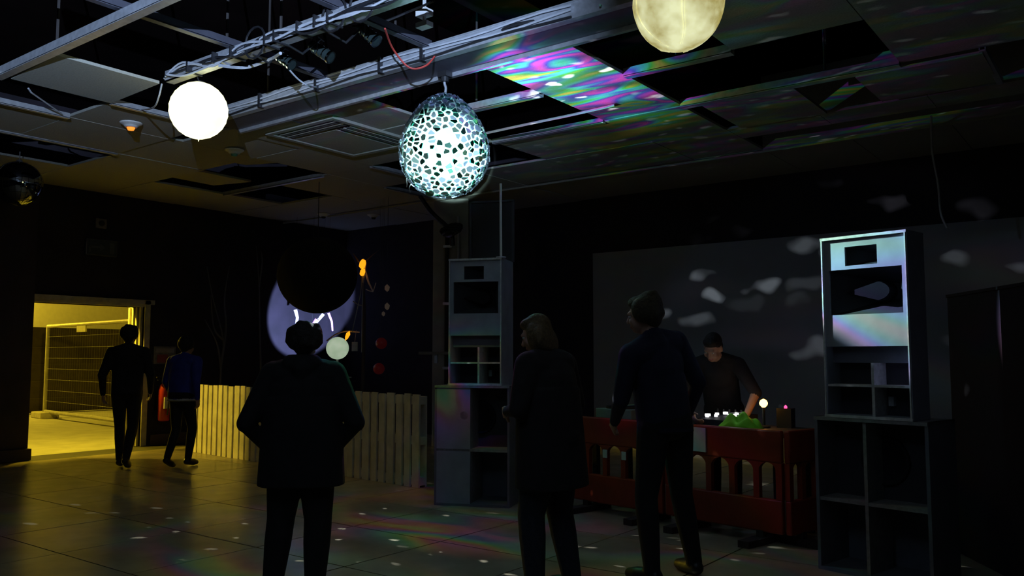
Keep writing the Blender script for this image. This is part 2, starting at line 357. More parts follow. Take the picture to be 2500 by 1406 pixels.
# temporary mesh fence panel
fa, fb = atz(108, 1018, 0), atz(352, 1052, 0); fdir = (fb - fa).normalized(); 
fang = math.atan2(fdir.y, fdir.x)
fe = tag(empty('mesh_fence_panel', fa, fang), 'steel mesh temporary fence panel standing in the lit yard', 'fence')
FL = (fb - fa).length
M_GALV = mat('dull_galvanised', (0.36, 0.34, 0.28), 0.6, 0.2)
for a_, b_ in (((0, 0, 0.13), (0, 0, 2.1)), ((FL, 0, 0.13), (FL, 0, 2.1)), ((0, 0, 2.1), (FL, 0, 2.1)), ((0, 0, 0.13), (FL, 0, 0.13))):
    MB().tube([a_, b_], 0.042, 8).build('frame_tube', M_GALV, fe)
mw = MB()
for k in range(1, 8): mw.tube([(0, 0, 0.13 + k * 0.246), (FL, 0, 0.13 + k * 0.246)], 0.0018, 4)
for k in range(1, int(FL / 0.134)): mw.tube([(k * 0.134, 0, 0.13), (k * 0.134, 0, 2.1)], 0.0007, 4)
tag(mw.build('wire_mesh', M_GALV, fe), kind='stuff')
MB().box(FL * .34, FL * .34 + 0.5, -0.02, 0.01, 1.93, 2.08).build('name_plate', mat('plate_cream', (0.35, 0.33, 0.2), 0.6), fe)
ft = tag(empty('fence_foot_block', fa + fdir * 0.02, fang), 'concrete foot block under the yard fence post', 'block')
MB().prism([(-0.38, -0.12), (-0.30, -0.2), (0.34, -0.2), (0.40, -0.12), (0.40, 0.12), (0.34, 0.2), (-0.30, 0.2), (-0.38, 0.12)], -0.02, 0.125).build('block_body', mat('foot_block_concrete', (0.4, 0.37, 0.28), 0.9, var=0.2, bump=0.3), ft, bevel=0.02)
MB().lathe([(0.05, 0.12), (0.05, 0.155)], 12).build('socket_collar', M_GALV, ft)
# the flood lamp over the door and the work lamp housing
fl = tag(empty('door_floodlight', (-13.0, 6.35, 2.90)), 'yellow floodlight fixed above the doorway on the yard side', 'floodlight')
MB().box(-0.10, 0.06, -0.16, 0.16, 0.02, 0.12).build('housing', M_CABLE, fl); MB().box(-0.26, -0.22, -0.10, 0.10, 0.05, 0.09).bar((-0.24, 0, 0.07), (-0.05, 0, 0.07), 0.03, 0.02).build('visor', M_CABLE, fl)
yl = tag(empty('added_yard_lamp', (-23.0, 7.4, 3.9)), 'added unseen lamp high on the cream yard wall, filling the yard with light', 'lamp')
MB().box(0, 0.08, -0.15, 0.15, -0.1, 0.12).build('back_box', M_CABLE, yl); MB().box(0.08, 0.5, -0.02, 0.02, 0.06, 0.09).build('arm', M_CABLE, yl)
wk = tag(empty('yard_work_light', (-15.5, 3.6, 0)), 'yellow work light on a tripod in the yard', 'work light')
for k in range(3):
    q = k * 2.094; MB().tube([(0, 0, 1.2), (0.5 * math.cos(q), 0.5 * math.sin(q), -0.01)], 0.015, 6).build('leg', M_GALV, wk)
MB().tube([(0, 0, 1.1), (0, 0, 1.75)], 0.02, 8).build('pole', M_GALV, wk); MB().box(-0.12, 0.12, -0.12, 0.12, 1.74, 1.8).build('lamp_tray', M_CABLE, wk)

# signs on the left wall
ex = tag(empty('exit_sign_box', atX(245, 606, -12.69)), 'dim unlit exit sign box on the wall above the doorway', 'sign')
MB().box(0, 0.05, -0.24, 0.24, -0.12, 0.13).build('casing', mat('sign_casing', (0.10, 0.10, 0.11), 0.4), ex, bevel=0.008)
sg = MB().box(0.05, 0.056, -0.225, 0.225, -0.105, 0.115).build('sign_face', mat('sign_face_green', (0.05, 0.065, 0.07), 0.3), ex)
pic = MB()
pic.box(0.056, 0.058, 0.12, 0.19, -0.08, 0.09)                     # doorway pictogram
pic.box(0.056, 0.058, -0.16, -0.03, -0.01, 0.02).prism([(-0.03, -0.05), (-0.03, 0.06), (0.05, 0.005)], 0.056, 0.058, Matrix(((0, 0, 1, 0), (1, 0, 0, 0), (0, 1, 0, 0), (0, 0, 0, 1))))
pic.box(0.056, 0.058, -0.2, -0.17, -0.08, 0.0)
pic.build('pictogram', mat('sign_white', (0.11, 0.12, 0.13), 0.4), sg)
sp = tag(empty('alarm_sounder', atX(244, 546, -12.69)), 'small square grey alarm unit above the exit sign', 'alarm')
MB().box(0, 0.05, -0.085, 0.085, -0.075, 0.075).build('casing', mat('alarm_casing', (0.20, 0.18, 0.17), 0.5), sp, bevel=0.01)
MB().lathe([(0.045, 0.05), (0.04, 0.075), (0.02, 0.085)], 16, Matrix.Rotation(math.pi / 2, 4, 'Y')).build('lens', M_CABLE, sp)
ns = tag(MB().box(-12.70, -12.675, 7.36, 7.74, 1.28, 1.56).build('wall_notice', mat('notice_grey', (0.16, 0.15, 0.14), 0.6, var=0.3, scale=18)), 'grey notice board on the wall beside the door jamb', 'notice', None)
MB().box(-12.675, -12.67, 7.39, 7.71, 1.46, 1.53).build('notice_header', mat('notice_header', (0.3, 0.28, 0.25), 0.6), ns)
MB().box(-12.675, -12.67, 7.42, 7.6, 1.30, 1.43).build('notice_sheet', mat('notice_red', (0.25, 0.05, 0.04), 0.6), ns)
fx = tag(empty('fire_extinguisher', (-12.5, 7.46, 0.06)), 'red fire extinguisher hanging on the wall between the two walkers', 'extinguisher')
M_RED = mat('red_cylinder_paint', (0.45, 0.03, 0.02), 0.35, var=0.1)
MB().lathe([(0.07, 0.32), (0.088, 0.34), (0.09, 0.8), (0.07, 0.88), (0.03, 0.92), (0.03, 0.95)], 20).build('cylinder', M_RED, fx, smooth=True)
MB().box(-0.02, 0.02, -0.02, 0.02, 0.95, 1.0).box(-0.015, 0.015, -0.14, 0.02, 1.0, 1.02).box(-0.015, 0.015, -0.12, 0.02, 0.96, 0.975).build('valve_handle', M_CABLE, fx)
MB().tube(smooth_path([(0.03, 0, 0.96), (0.13, 0, 0.92), (0.13, 0, 0.6), (0.1, 0, 0.42)]), 0.014, 6).build('hose', M_CABLE, fx)
MB().box(-0.19, -0.08, -0.05, 0.05, 0.5, 0.75).build('wall_bracket', M_CABLE, fx)
MB().box(0.055, 0.093, -0.05, 0.05, 0.52, 0.7).build('paper_label', M_WHITE, fx)
sk = tag(MB().box(-12.7, -12.67, DY1 + 0.16, 11.4, 0, 0.16).build('baseboard_left', mat('skirting_brown', (0.12, 0.08, 0.05), 0.6)), 'brown skirting along the left wall', kind='structure')

# ------------------------------------------------------------------ pallet fence
M_PAL = mat('pale_pallet_wood', (0.62, 0.58, 0.46), 0.7, var=0.18, scale=6, bump=0.1)
pa, pb = atz(470, 1100, 0), atz(1038, 1190, 0); pdir = (pb - pa); plen = pdir.length; pdir.normalize(); pang = math.atan2(pdir.y, pdir.x)
npal = 4; pw = plen / npal
where = ['pale wooden pallet stood on edge nearest the lit doorway', 'pale wooden pallet on edge, second along from the doorway', 'pale wooden pallet on edge behind the standing person in the dark coat', 'pale wooden pallet on edge next to the column and speaker stack']
slat_w = [0.10, 0.10, 0.12, 0.10, 0.095, 0.11, 0.10, 0.10, 0.12]
for k in range(npal):
    pe = tag(empty('wooden_pallet', pa + pdir * (pw * k + 0.01) + Vector((0, 0.0, 0)), pang + rnd.uniform(-0.02, 0.02)), where[k], 'pallet', 'pallets stood on edge as a low fence')
    n = 9; x = 0.0; gap = (pw - 0.03 - sum(slat_w[i % 9] for i in range(n))) / (n - 1)
    for i in range(n):
        ww = slat_w[(i + k * 2) % 9]
        MB().box(x, x + ww, -0.075, -0.052, 0.0, 0.99 + rnd.uniform(-0.008, 0.008)).build('slat', M_PAL, pe)
        x += ww + gap
        if x > pw - 0.06: break
    for z in (0.02, 0.45, 0.88):
        MB().box(0, pw - 0.04, -0.052, 0.03, z, z + 0.085).build('bearer', M_PAL, pe)
    for i in range(5):
        MB().box(i * (pw - .14) / 4, i * (pw - .14) / 4 + 0.1, 0.03, 0.05, 0.0, 0.97).build('back_slat', M_PAL, pe)

# ------------------------------------------------------------------ column with pipes beside the left stack
c0, c1 = atz(1060, 488, ZC), atz(1145, 488, ZC)
cxm, cym = (c0.x + c1.x) / 2, (c0.y + c1.y) / 2
cdir = (c1 - c0).normalized(); cang = math.atan2(cdir.y, cdir.x); cw = (c1 - c0).length
ce = tag(empty('concrete_column', (cxm, cym, 0), cang), 'pale concrete column beside the left speaker stack', 'column')
MB().box(-cw / 2, cw / 2, -0.12, 0.4, 0, ZC).build('shaft', M_PLASTER, ce, bevel=0.01)
MB().tube([(-0.05, -0.2, 0.4), (-0.05, -0.2, ZC - 0.5)], 0.035, 8).build('drain_pipe', M_CABLE, ce)
MB().tube([(0.12, -0.18, 1.2), (0.12, -0.18, ZC - 0.3)], 0.022, 8).build('conduit', M_GREYC, ce)
for z in (1.2, 2.2, 3.1): MB().box(-0.11, 0.02, -0.24, -0.12, z, z + 0.04).build('pipe_clip', M_STEEL, ce)
rp = tag(MB().tube(smooth_path([atz(1025, 478, ZC), atD(1055, 520, 12.2), atD(1098, 562, 12.2), atD(1105, 600, 12.2)]), 0.035, 6).build('dark_rope', M_CABLE), 'thick dark rope hanging down to the pale column', 'rope')
kn = tag(empty('cable_coil', atD(1100, 566, 12.15)), 'bundle of dark cable coiled on the pale column', 'cable')
for k in range(3):
    MB().tube([(0.17 * math.cos(t * .4), 0.05 * math.sin(t * .8 + k), 0.06 * math.sin(t * .4 + k * .4) + k * 0.02) for t in range(17)], 0.022, 6).build('cable_loop', M_CABLE, kn)
sh = tag(empty('column_shelf', atD(1065, 862, 11.9), cang), 'narrow timber shelf bracket fixed across the pale column', 'shelf')
MB().box(-0.24, 0.24, -0.1, 0.12, -0.02, 0.02).build('board', mat('shelf_timber', (0.22, 0.2, 0.16), 0.7), sh); MB().box(-0.02, 0.02, -0.06, 0.1, -0.14, -0.02).build('bracket', M_STEEL, sh)

# ------------------------------------------------------------------ loudspeaker stacks
M_CAB = mat('grey_cabinet_paint', (0.27, 0.29, 0.35), 0.55, var=0.12, scale=7)
M_CABD = mat('dark_cabinet_inside', (0.04, 0.04, 0.05), 0.7)
M_EDGE = mat('worn_plywood_edge', (0.55, 0.55, 0.55), 0.6, var=0.2, scale=30)
M_HORN = mat('horn_flare_black', (0.025, 0.025, 0.03), 0.7, spec=0.1)
def top_cabinet(name, label, loc, ang, W, H, D):
    e = tag(empty(name, loc, ang), label, 'loudspeaker', 'upper speaker cabinets')
    X = lambda f: -W / 2 + f * W
    Zf = lambda f: H * (1 - f)
    t = 0.018
    MB().box(X(0), X(0) + t, 0, D, 0, H).box(X(1) - t, X(1), 0, D, 0, H).box(X(0) + t, X(1) - t, 0, D, 0, t).box(X(0) + t, X(1) - t, 0, D, H - t, H).box(X(0) + t, X(1) - t, D - t, D, t, H - t).build('carcass', M_CAB, e)
    # pale edge strips
    for a_, b_ in (((X(0) + t / 2, -0.004, 0), (X(0) + t / 2, -0.004, H)), ((X(1) - t / 2, -0.004, 0), (X(1) - t / 2, -0.004, H)), ((X(0), -0.004, H - t / 2), (X(1), -0.004, H - t / 2)), ((X(0), -0.004, t / 2), (X(1), -0.004, t / 2))):
        MB().bar(a_, b_, t * 1.0 if a_[0] != b_[0] else t, 0.008 if a_[0] == b_[0] else t).build('edge_strip', M_EDGE, e)
    # front baffle around two horn mouths
    xa, xb = .285, .66; xc, xd = .085, .93; r1, r2, r3, r4, r5 = .06, .165, .185, .435, .61
    y0, y1 = 0.006, 0.024
    fr = MB()
    def rect(fx0, fx1, fz0, fz1): fr.box(X(fx0) + (t if fx0 == 0 else 0), X(fx1) - (t if fx1 == 1 else 0), y0, y1, Zf(fz1), Zf(fz0) - (t if fz0 == 0 else 0))
    rect(0, 1, 0, r1); rect(0, xa, r1, r2); rect(xb, 1, r1, r2); rect(0, 1, r2, r3); rect(0, xc, r3, r4); rect(xd, 1, r3, r4); rect(0, 1, r4, r5)
    fr.build('front_baffle', M_CAB, e)
    def horn(fx0, fx1, fz0, fz1, depth, nm):
        cxh, czh = (X(fx0) + X(fx1)) / 2, (Zf(fz0) + Zf(fz1)) / 2; hw, hh = (X(fx1) - X(fx0)) / 2, (Zf(fz0) - Zf(fz1)) / 2
        ov = []
        rim = [(-hw, -hh), (hw, -hh), (hw, hh), (-hw, hh)]
        thr = [(hw * .25, -hh * .35), (hw * .6, -hh * .35), (hw * .6, hh * .35), (hw * .25, hh * .35)]
        vs = [(cxh + p[0], y1, czh + p[1]) for p in rim] + [(cxh + p[0], y1 + depth, czh + p[1]) for p in thr]
        h = MB().add(vs, [(0, 1, 5, 4), (1, 2, 6, 5), (2, 3, 7, 6), (3, 0, 4, 7), (4, 5, 6, 7)]).build(nm, M_HORN, e)
        return cxh, czh, hw, hh, h
    horn(xa, xb, r1, r2, 0.10, 'treble_horn')
    cxh, czh, hw, hh, h = horn(xc, xd, r3, r4, 0.16, 'mid_horn')
    # phase plug: rounded wedge in the mid horn
    pts = [(-0.62 * hw, 0)] + [(hw * (0.15 + 0.42 * math.cos(q)), hh * 0.42 * math.sin(q)) for q in [(-1.3 + 2.6 * i / 10) for i in range(11)]]
    pl_ = MB(); n = len(pts)
    pl_.add([(cxh + p[0], y1 + 0.03, czh + p[1]) for p in pts] + [(cxh + p[0], y1 + 0.15, czh + p[1] * 1.2) for p in pts], [tuple(range(n)), tuple(reversed(range(n, 2 * n)))] + [(i, (i + 1) % n, n + (i + 1) % n, n + i) for i in range(n)])
    pl_.build('phase_plug', mat('phase_plug_grey', (0.012, 0.012, 0.014), 0.9, spec=0.02), h)
    # recessed band and the four open bass ports
    MB().box(X(0) + t, X(1) - t, 0.09, 0.105, Zf(.70), Zf(.61)).build('recessed_band', mat('band_grey', (0.16, 0.16, 0.2), 0.6), e)
    MB().box(X(.545), X(.545) + t, 0.01, D - t, t, Zf(.70)).build('port_divider', M_EDGE, e)
    MB().box(X(0) + t, X(1) - t, 0.01, D - t, Zf(.83), Zf(.83) + t * .8).build('port_shelf', M_EDGE, e)
    MB().box(X(0) + t, X(1) - t, D * .75, D * .78, t, Zf(.7)).build('port_back', M_CABD, e)
    MB().box(X(.62), X(.68), D * .6, D * .74, 0.08, 0.14).build('terminal_plate', M_STEEL, e)
    return e
M_CABB = mat('dark_bass_cabinet_paint', (0.13, 0.14, 0.17), 0.6, var=0.15, scale=7)
M_EDGEB = mat('scuffed_dark_edge', (0.22, 0.22, 0.23), 0.6, var=0.2, scale=30)
def bass_cabinet(name, label, loc, ang, W, H, D, closed=False):
    e = tag(empty(name, loc, ang), label, 'loudspeaker', 'bass speaker cabinets'); t = 0.022
    MB().box(-W / 2, -W / 2 + t, 0, D, 0, H).box(W / 2 - t, W / 2, 0, D, 0, H).box(-W / 2 + t, W / 2 - t, 0, D, 0, t).box(-W / 2 + t, W / 2 - t, D - t, D, t, H - t).build('carcass', M_CABB, e)
    MB().box(-W / 2, W / 2, -0.01, D, H - t, H).build('top_board', M_EDGEB, e)
    MB().box(-t / 2 - .03, t / 2 - .03, 0.005, D * .8, t, H - t).build('upright_brace', M_EDGEB, e)
    MB().box(-W / 2 + t, W / 2 - t, 0.01, D * .8, H * .45, H * .45 + t).build('cross_brace', M_EDGEB, e)
    if closed:
        MB().box(-W / 2 + t, -W * .02, 0.0, 0.02, t, H * .45).build('lower_panel', M_CAB, e)
        MB().box(-W / 2 + t, -W * .02, 0.0, 0.02, H * .47, H - t).build('upper_panel', M_CAB, e)
        MB().lathe([(0.04, 0), (0.03, -0.015)], 12, Matrix.Translation((-W * .1, 0.0, H * .75)) @ Matrix.Rotation(math.pi / 2, 4, 'X')).build('jack_plate', M_STEEL, e)
    Q = Matrix.Translation((0, D * .55, H * .72)) @ Matrix.Rotation(math.pi / 2, 4, 'X')
    wf_ = MB().lathe([(W * .22, 0), (W * .21, 0.02), (W * .19, 0.01), (W * .08, -0.06), (W * .05, -0.04), (0.001, -0.03)], 24, Q).build('woofer', M_HORN, e, smooth=True)
    MB().box(-W / 2 + t, W / 2 - t, D * .57, D * .6, H * .47, H - t).build('woofer_board', M_CABD, e)
    return e
rs = atz(2262, 1408, 0); ls_ = atz(1975, 1395, 0)
# right stack
RA = math.radians(-12)
RC = atD(2114, 870, 5.42); RC.z = 0
bass_cabinet('bass_cabinet', 'open fronted bass speaker cabinet with cross braces under the right tall speaker', (RC.x, RC.y, 0), RA, 0.745, 1.0, 0.4)
top_cabinet('horn_cabinet', 'tall grey horn speaker lit blue white, on the right stack', (RC.x - 0.0, RC.y + 0.0, 1.001), RA, 0.575, 1.19, 0.24)
LC = atD(1152, 870, 8.0); LC.z = 0
LA = math.radians(22)
bass_cabinet('bass_cabinet', 'blue grey bass speaker cabinet under the left stack by the column', (LC.x, LC.y, 0), LA, 0.74, 1.125, 0.5, True)
lu = top_cabinet('horn_cabinet', 'tall grey horn speaker in shadow, on the left stack by the column', (LC.x + 0.02, LC.y + 0.02, 1.126), LA, 0.53, 1.21, 0.42)
tp = tag(empty('speaker_pole', (LC.x + 0.24, LC.y + 0.14, 2.336), LA), 'thin white pole rising from the left speaker stack', 'pole')
MB().tube([(0, 0, 0.012), (-0.005, 0, 0.72)], 0.012, 8).build('tube', M_WHITE, tp); MB().lathe([(0.05, 0.0), (0.05, 0.012)], 12).build('foot', M_STEEL, tp)
bp_ = tag(empty('black_cloth_panel', (LC.x - 0.06, LC.y + 0.36, 2.336), LA), 'black cloth panel standing on top of the left speaker stack', 'panel')
MB().box(-0.2, 0.22, 0, 0.02, 0, 0.6).build('cloth', M_CABLE, bp_); MB().box(-0.22, -0.2, -0.01, 0.03, 0, 0.62).box(0.22, 0.24, -0.01, 0.03, 0, 0.62).box(-0.22, 0.24, -0.01, 0.03, 0.6, 0.62).build('frame', M_CABD, bp_)
# dark partition on the far right
qa, qb = atD(2312, 720, 6.2), atD(2530, 674, 5.0)
qd = Vector((qb.x - qa.x, qb.y - qa.y, 0)); ql = qd.length; qang = math.atan2(qd.y, qd.x)
bk = tag(empty('black_partition', (qa.x, qa.y, 0), qang), 'tall black partition board beside the right speaker stack', 'partition')
MB().box(0, ql + 0.6, 0, 0.04, 0, qa.z - 0.02).build('board', mat('black_board', (0.014, 0.010, 0.012), 0.85), bk)
MB().box(0, ql + 0.6, -0.01, 0.05, qa.z - 0.02, qa.z).build('top_rail', mat('black_rail', (0.016, 0.012, 0.014), 0.8), bk)
for x in (0.1, ql + 0.3): MB().bar((x, 0.04, 1.2), (x, 0.5, 0.0), 0.04, 0.04).build('brace', M_CABLE, bk)
hc = tag(MB().tube(smooth_path([atz(2273, 284, ZC), atD(2276, 370, 9.4), atD(2290, 450, 9.4), atD(2297, 520, 9.4), atD(2312, 556, 9.4)]), 0.012, 6).build('hanging_cord', M_GREYC), 'grey cord hanging from the ceiling above the right speaker', 'cord')

# unseen stage lamp behind the viewer; barn door added to keep its beam off walls
sl = tag(empty('stage_lamp', (RAIL.x, RAIL.y, 0)), 'unseen stage lamp on a tall stand behind the viewer, with an added barn door', 'stage lamp')
hd = Vector((RAIL_AIM.x, RAIL_AIM.y, 0)).normalized(); sd = hd.cross(ZV)
MB().tube([(0, 0, 0.3), (0, 0, RAIL.z - 0.16)], 0.02, 8).build('pole', M_CABLE, sl)
for k in range(3): MB().tube([(0, 0, 0.7), (0.55 * math.cos(k * 2.094), 0.55 * math.sin(k * 2.094), 0.012)], 0.013, 6).build('leg', M_CABLE, sl)
cb = Vector((0, 0, RAIL.z))
MB().bar(cb - hd * 0.30, cb - hd * 0.06, 0.2, 0.2).build('housing', M_CABLE, sl)
MB().bar(cb - hd * 0.06 - ZV * 0.10, cb - hd * 0.06 - ZV * 0.16, 0.04, 0.04, up=(1, 0, 0)).build('bracket', M_CABLE, sl)
FE = math.tan(math.radians(6.0))
fp = cb + hd * 0.45 + ZV * (0.45 * FE)
MB().add([fp + sd * 0.4, fp - sd * 0.4, cb - sd * 0.12 - ZV * 0.11 - hd * 0.06, cb + sd * 0.12 - ZV * 0.11 - hd * 0.06] + [q - ZV * 0.012 for q in (fp + sd * 0.4, fp - sd * 0.4, cb - sd * 0.12 - ZV * 0.11 - hd * 0.06, cb + sd * 0.12 - ZV * 0.11 - hd * 0.06)], [(0, 1, 2, 3), (7, 6, 5, 4), (0, 4, 5, 1), (1, 5, 6, 2), (2, 6, 7, 3), (3, 7, 4, 0)]).build('added_barn_door', M_CABLE, sl)

# ------------------------------------------------------------------ mirror egg
def egg_r(t, a=0.376): return a * math.sqrt(max(0, 1 - t * t)) * (1 - 0.17 * t - 0.05 * t * t)
EH = 0.445
eg = tag(empty('mirror_egg', EGG + Vector((0, 0, -EH))), 'big hanging egg covered with broken mirror shards', 'mirror egg')
M_GROUT = mat('pale_egg_plaster', (0.72, 0.90, 0.84), 0.7, var=0.10, scale=14, bump=0.4)
MB().lathe([(max(1e-4, egg_r(-math.cos(math.pi * i / 30))), EH - EH * math.cos(math.pi * i / 30)) for i in range(31)], 48).build('egg_core', M_GROUT, eg, smooth=True)
mt = bpy.data.materials.new('iridescent_disc_shard'); mt.use_nodes = True; nt = mt.node_tree; b = nt.nodes['Principled BSDF']
b.inputs['Metallic'].default_value = 1.0; b.inputs['Roughness'].default_value = 0.28
oi = nt.nodes.new('ShaderNodeObjectInfo'); hs = nt.nodes.new('ShaderNodeValToRGB')
hs.color_ramp.elements[0].color = (0.10, 0.55, 0.42, 1); hs.color_ramp.elements[1].color = (0.35, 0.4, 0.6, 1)
e_ = hs.color_ramp.elements.new(0.5); e_.color = (0.45, 0.62, 0.62, 1)
rr = nt.nodes.new('ShaderNodeMapRange'); nt.links.new(oi.outputs['Random'], rr.inputs[0]); rr.inputs[1].default_value = 0.2; rr.inputs[2].default_value = 0.9; rr.inputs[3].default_value = 0.14; rr.inputs[4].default_value = 0.55; nt.links.new(rr.outputs[0], b.inputs['Roughness'])
nt.links.new(oi.outputs['Random'], hs.inputs[0]); nt.links.new(hs.outputs[0], b.inputs['Base Color'])
M_SHARD = mt
rs_ = random.Random(3); NS = 760; seeds = []
for i in range(NS):
    t = -1 + 2 * (i + 0.5) / NS; q = i * 2.399963 + rs_.uniform(-0.09, 0.09); t = max(-0.995, min(0.995, t + rs_.uniform(-0.03, 0.03)))
    seeds.append(Vector((egg_r(t) * math.cos(q), egg_r(t) * math.sin(q), EH * t)))
def egg_n(p):
    t = p.z / EH; e = 1e-3; dr = (egg_r(min(.999, t + e)) - egg_r(max(-.999, t - e))) / (2 * e * EH)
    q = math.atan2(p.y, p.x); return Vector((math.cos(q), math.sin(q), -dr)).normalized()
A = np.array([tuple(s) for s in seeds])
shards = []
for i, s in enumerate(seeds):
    n = egg_n(s); u = n.cross(ZV)
    u = u.normalized() if u.length > 1e-3 else Vector((1, 0, 0)); v = n.cross(u)
    d2 = ((A - A[i]) ** 2).sum(1); nb = np.argsort(d2)[1:13]
    R_ = 0.05; poly = [(R_ * math.cos(k * math.pi / 4), R_ * math.sin(k * math.pi / 4)) for k in range(8)]
    for j in nb:
        dvec = seeds[j] - s; px, py = dvec.dot(u), dvec.dot(v); L2 = px * px + py * py
        if L2 < 1e-8: continue
        lim = 0.5 * L2; out = []
        for k in range(len(poly)):
            a, c = poly[k], poly[(k + 1) % len(poly)]
            fa_, fc_ = a[0] * px + a[1] * py - lim, c[0] * px + c[1] * py - lim
            if fa_ <= 0: out.append(a)
            if fa_ * fc_ < 0:
                tt = fa_ / (fa_ - fc_); out.append((a[0] + (c[0] - a[0]) * tt, a[1] + (c[1] - a[1]) * tt))
        poly = out
        if len(poly) < 3: break
    if len(poly) < 3: continue
    mx = sum(p[0] for p in poly) / len(poly); my = sum(p[1] for p in poly) / len(poly)
    sh_ = rs_.uniform(0.66, 0.84)
    poly = [(mx + (p[0] - mx) * sh_ * rs_.uniform(0.9, 1.05), my + (p[1] - my) * sh_ * rs_.uniform(0.9, 1.05)) for p in poly]
    tn = (n + u * rs_.gauss(0, 0.16) + v * rs_.gauss(0, 0.16)).normalized(); tu = (u - tn * u.dot(tn)).normalized(); tv = tn.cross(tu)
    top = [tuple(s + tu * p[0] + tv * p[1] + tn * 0.010) for p in poly]; bot = [tuple(s + tu * p[0] + tv * p[1] - tn * 0.004) for p in poly]
    k = len(poly)
    vis = (CAMP - (EGG + s)).normalized().dot(n)
    fs = [tuple(range(k)), tuple(reversed(range(k, 2 * k)))] + [(q2, k + q2, k + (q2 + 1) % k, (q2 + 1) % k) for q2 in range(k)]
    shards.append((vis, [(x, y, z + EH) for x, y, z in top + bot], fs))
shards.sort(key=lambda q: -q[0])
for vis, vs, fs in shards[:300]: MB().add(vs, fs).build('mirror_shard', M_SHARD, eg)
rest = MB()
for vis, vs, fs in shards[300:]: rest.add(vs, fs)
tag(rest.build('shard_covering', M_SHARD, eg), kind='stuff')
MB().tube(smooth_path([(0, 0, 2 * EH - 0.01), (0.012, 0, 2 * EH + 0.06), (-0.008, 0.005, 2 * EH + 0.12), (0.004, 0, 2 * EH + 0.22)]), 0.011, 6).build('hanging_wire', M_GREYC, eg)
MB().box(-0.05, 0.05, -0.04, 0.04, 2 * EH + 0.16, 2 * EH + 0.24).lathe([(0.035, 2 * EH + 0.12), (0.035, 2 * EH + 0.17)], 12).build('rotator_motor', M_CABLE, eg)
MB().tube(smooth_path([(-0.33, -0.08, EH * .55), (-0.36, -0.09, EH * .42), (-0.345, -0.1, EH * .3), (-0.36, -0.09, EH * .25)]), 0.004, 4).tube(smooth_path([(-0.27, -0.12, EH * .3), (-0.29, -0.13, EH * .2), (-0.275, -0.13, EH * .1)]), 0.004, 4).build('loose_thread', M_GREYC, eg)

# ------------------------------------------------------------------ lanterns and balls
def paper(name, c0, c1, s0, s1, scale, seam=False):
    mt = bpy.data.materials.new(name); mt.use_nodes = True; nt = mt.node_tree; b = nt.nodes['Principled BSDF']
    tc = nt.nodes.new('ShaderNodeTexCoord'); nz = nt.nodes.new('ShaderNodeTexNoise'); nz.inputs['Scale'].default_value = scale; nz.inputs['Detail'].default_value = 5
    nt.links.new(tc.outputs['Object'], nz.inputs['Vector'])
    rp = nt.nodes.new('ShaderNodeValToRGB'); rp.color_ramp.elements[0].position = 0.35; rp.color_ramp.elements[1].position = 0.65
    rp.color_ramp.elements[0].color = tuple(c0) + (1,); rp.color_ramp.elements[1].color = tuple(c1) + (1,)
    nt.links.new(nz.outputs[0], rp.inputs[0]); nt.links.new(rp.outputs[0], b.inputs['Base Color']); nt.links.new(rp.outputs[0], b.inputs['Emission Color'])
    b.inputs['Emission Strength'].default_value = s1; b.inputs['Roughness'].default_value = 0.9
    return mt
def lantern(name, label, c, r, m_, cord_to, ribs=True, sz=1.0, seams=False):
    e = tag(empty(name, Vector(c) - Vector((0, 0, r * sz))), label, 'lantern')
    n, rings = 40, 26; mb = MB(); prof = []
    for i in range(rings + 1):
        q = math.pi * i / rings; f = 1.0
        if ribs and i % 2: f = 0.985
        prof.append((max(0.02 if i in (0, rings) else 1e-3, r * f * math.sin(q)), r * sz - r * sz * math.cos(q)))
    mb.lathe(prof, n)
    if seams:
        mb.v = [(x * (1 + 0.018 * math.sin(3 * math.atan2(y, x) + 1) + 0.012 * math.sin(7 * z / r)), y * (1 + 0.018 * math.cos(4 * math.atan2(y, x))), z) for x, y, z in mb.v]
    mb.build('paper_shade', m_, e, smooth=True)
    if ribs:
        rb = MB()
        for i in range(2, rings, 2):
            q = math.pi * i / rings; rr = r * math.sin(q) * 0.995; z = r * sz - r * sz * math.cos(q)
            rb.tube([(rr * math.cos(k * 2 * math.pi / 32), rr * math.sin(k * 2 * math.pi / 32), z) for k in range(33)], 0.0015, 4)
        tag(rb.build('wire_ribs', m_, e), kind='stuff')
    else:
        for k in range(5):
            a = k * 1.2566 + 0.3
            MB().tube([(r * 1.012 * math.sin(math.pi * t / 12) * math.cos(a + 0.06 * math.sin(t)), r * 1.012 * math.sin(math.pi * t / 12) * math.sin(a + 0.06 * math.sin(t)), r * sz - r * sz * 1.005 * math.cos(math.pi * t / 12)) for t in range(1, 12)], 0.004, 4).build('paper_seam', m_, e)
    MB().lathe([(0.05, 2 * r * sz - 0.012), (0.05, 2 * r * sz + 0.006)], 16).build('top_ring', M_CABLE, e)
    lc = Vector(cord_to) - e.location
    MB().tube([(0, 0, 2 * r * sz), (lc.x * .5, lc.y * .5, (lc.z + 2 * r * sz) / 2), lc], 0.006, 5).build('flex', M_CABLE, e)
    return e
LL = atD(485, 270, 7.5)
lantern('paper_lantern', 'brightly glowing white round paper lantern under the cluttered rail', LL, 0.252, paper('bright_lantern_paper', (1, 0.98, 0.50), (1, 1, 0.66), 1, 1.8, 3), (LL.x, LL.y - 0.03, ZC))
MB().prism([(0, 0), (0.03, 0.0), (0.012, -0.03)], -0.002, 0.002, Matrix.Rotation(math.pi / 2, 4, 'X')).build('torn_paper_tip', MATS.get('bright') or bpy.data.materials['bright_lantern_paper'], bpy.data.objects['paper_lantern']).location = (0.0, 0.0, -0.0)
LR = atD(1655, 12, 4.7)
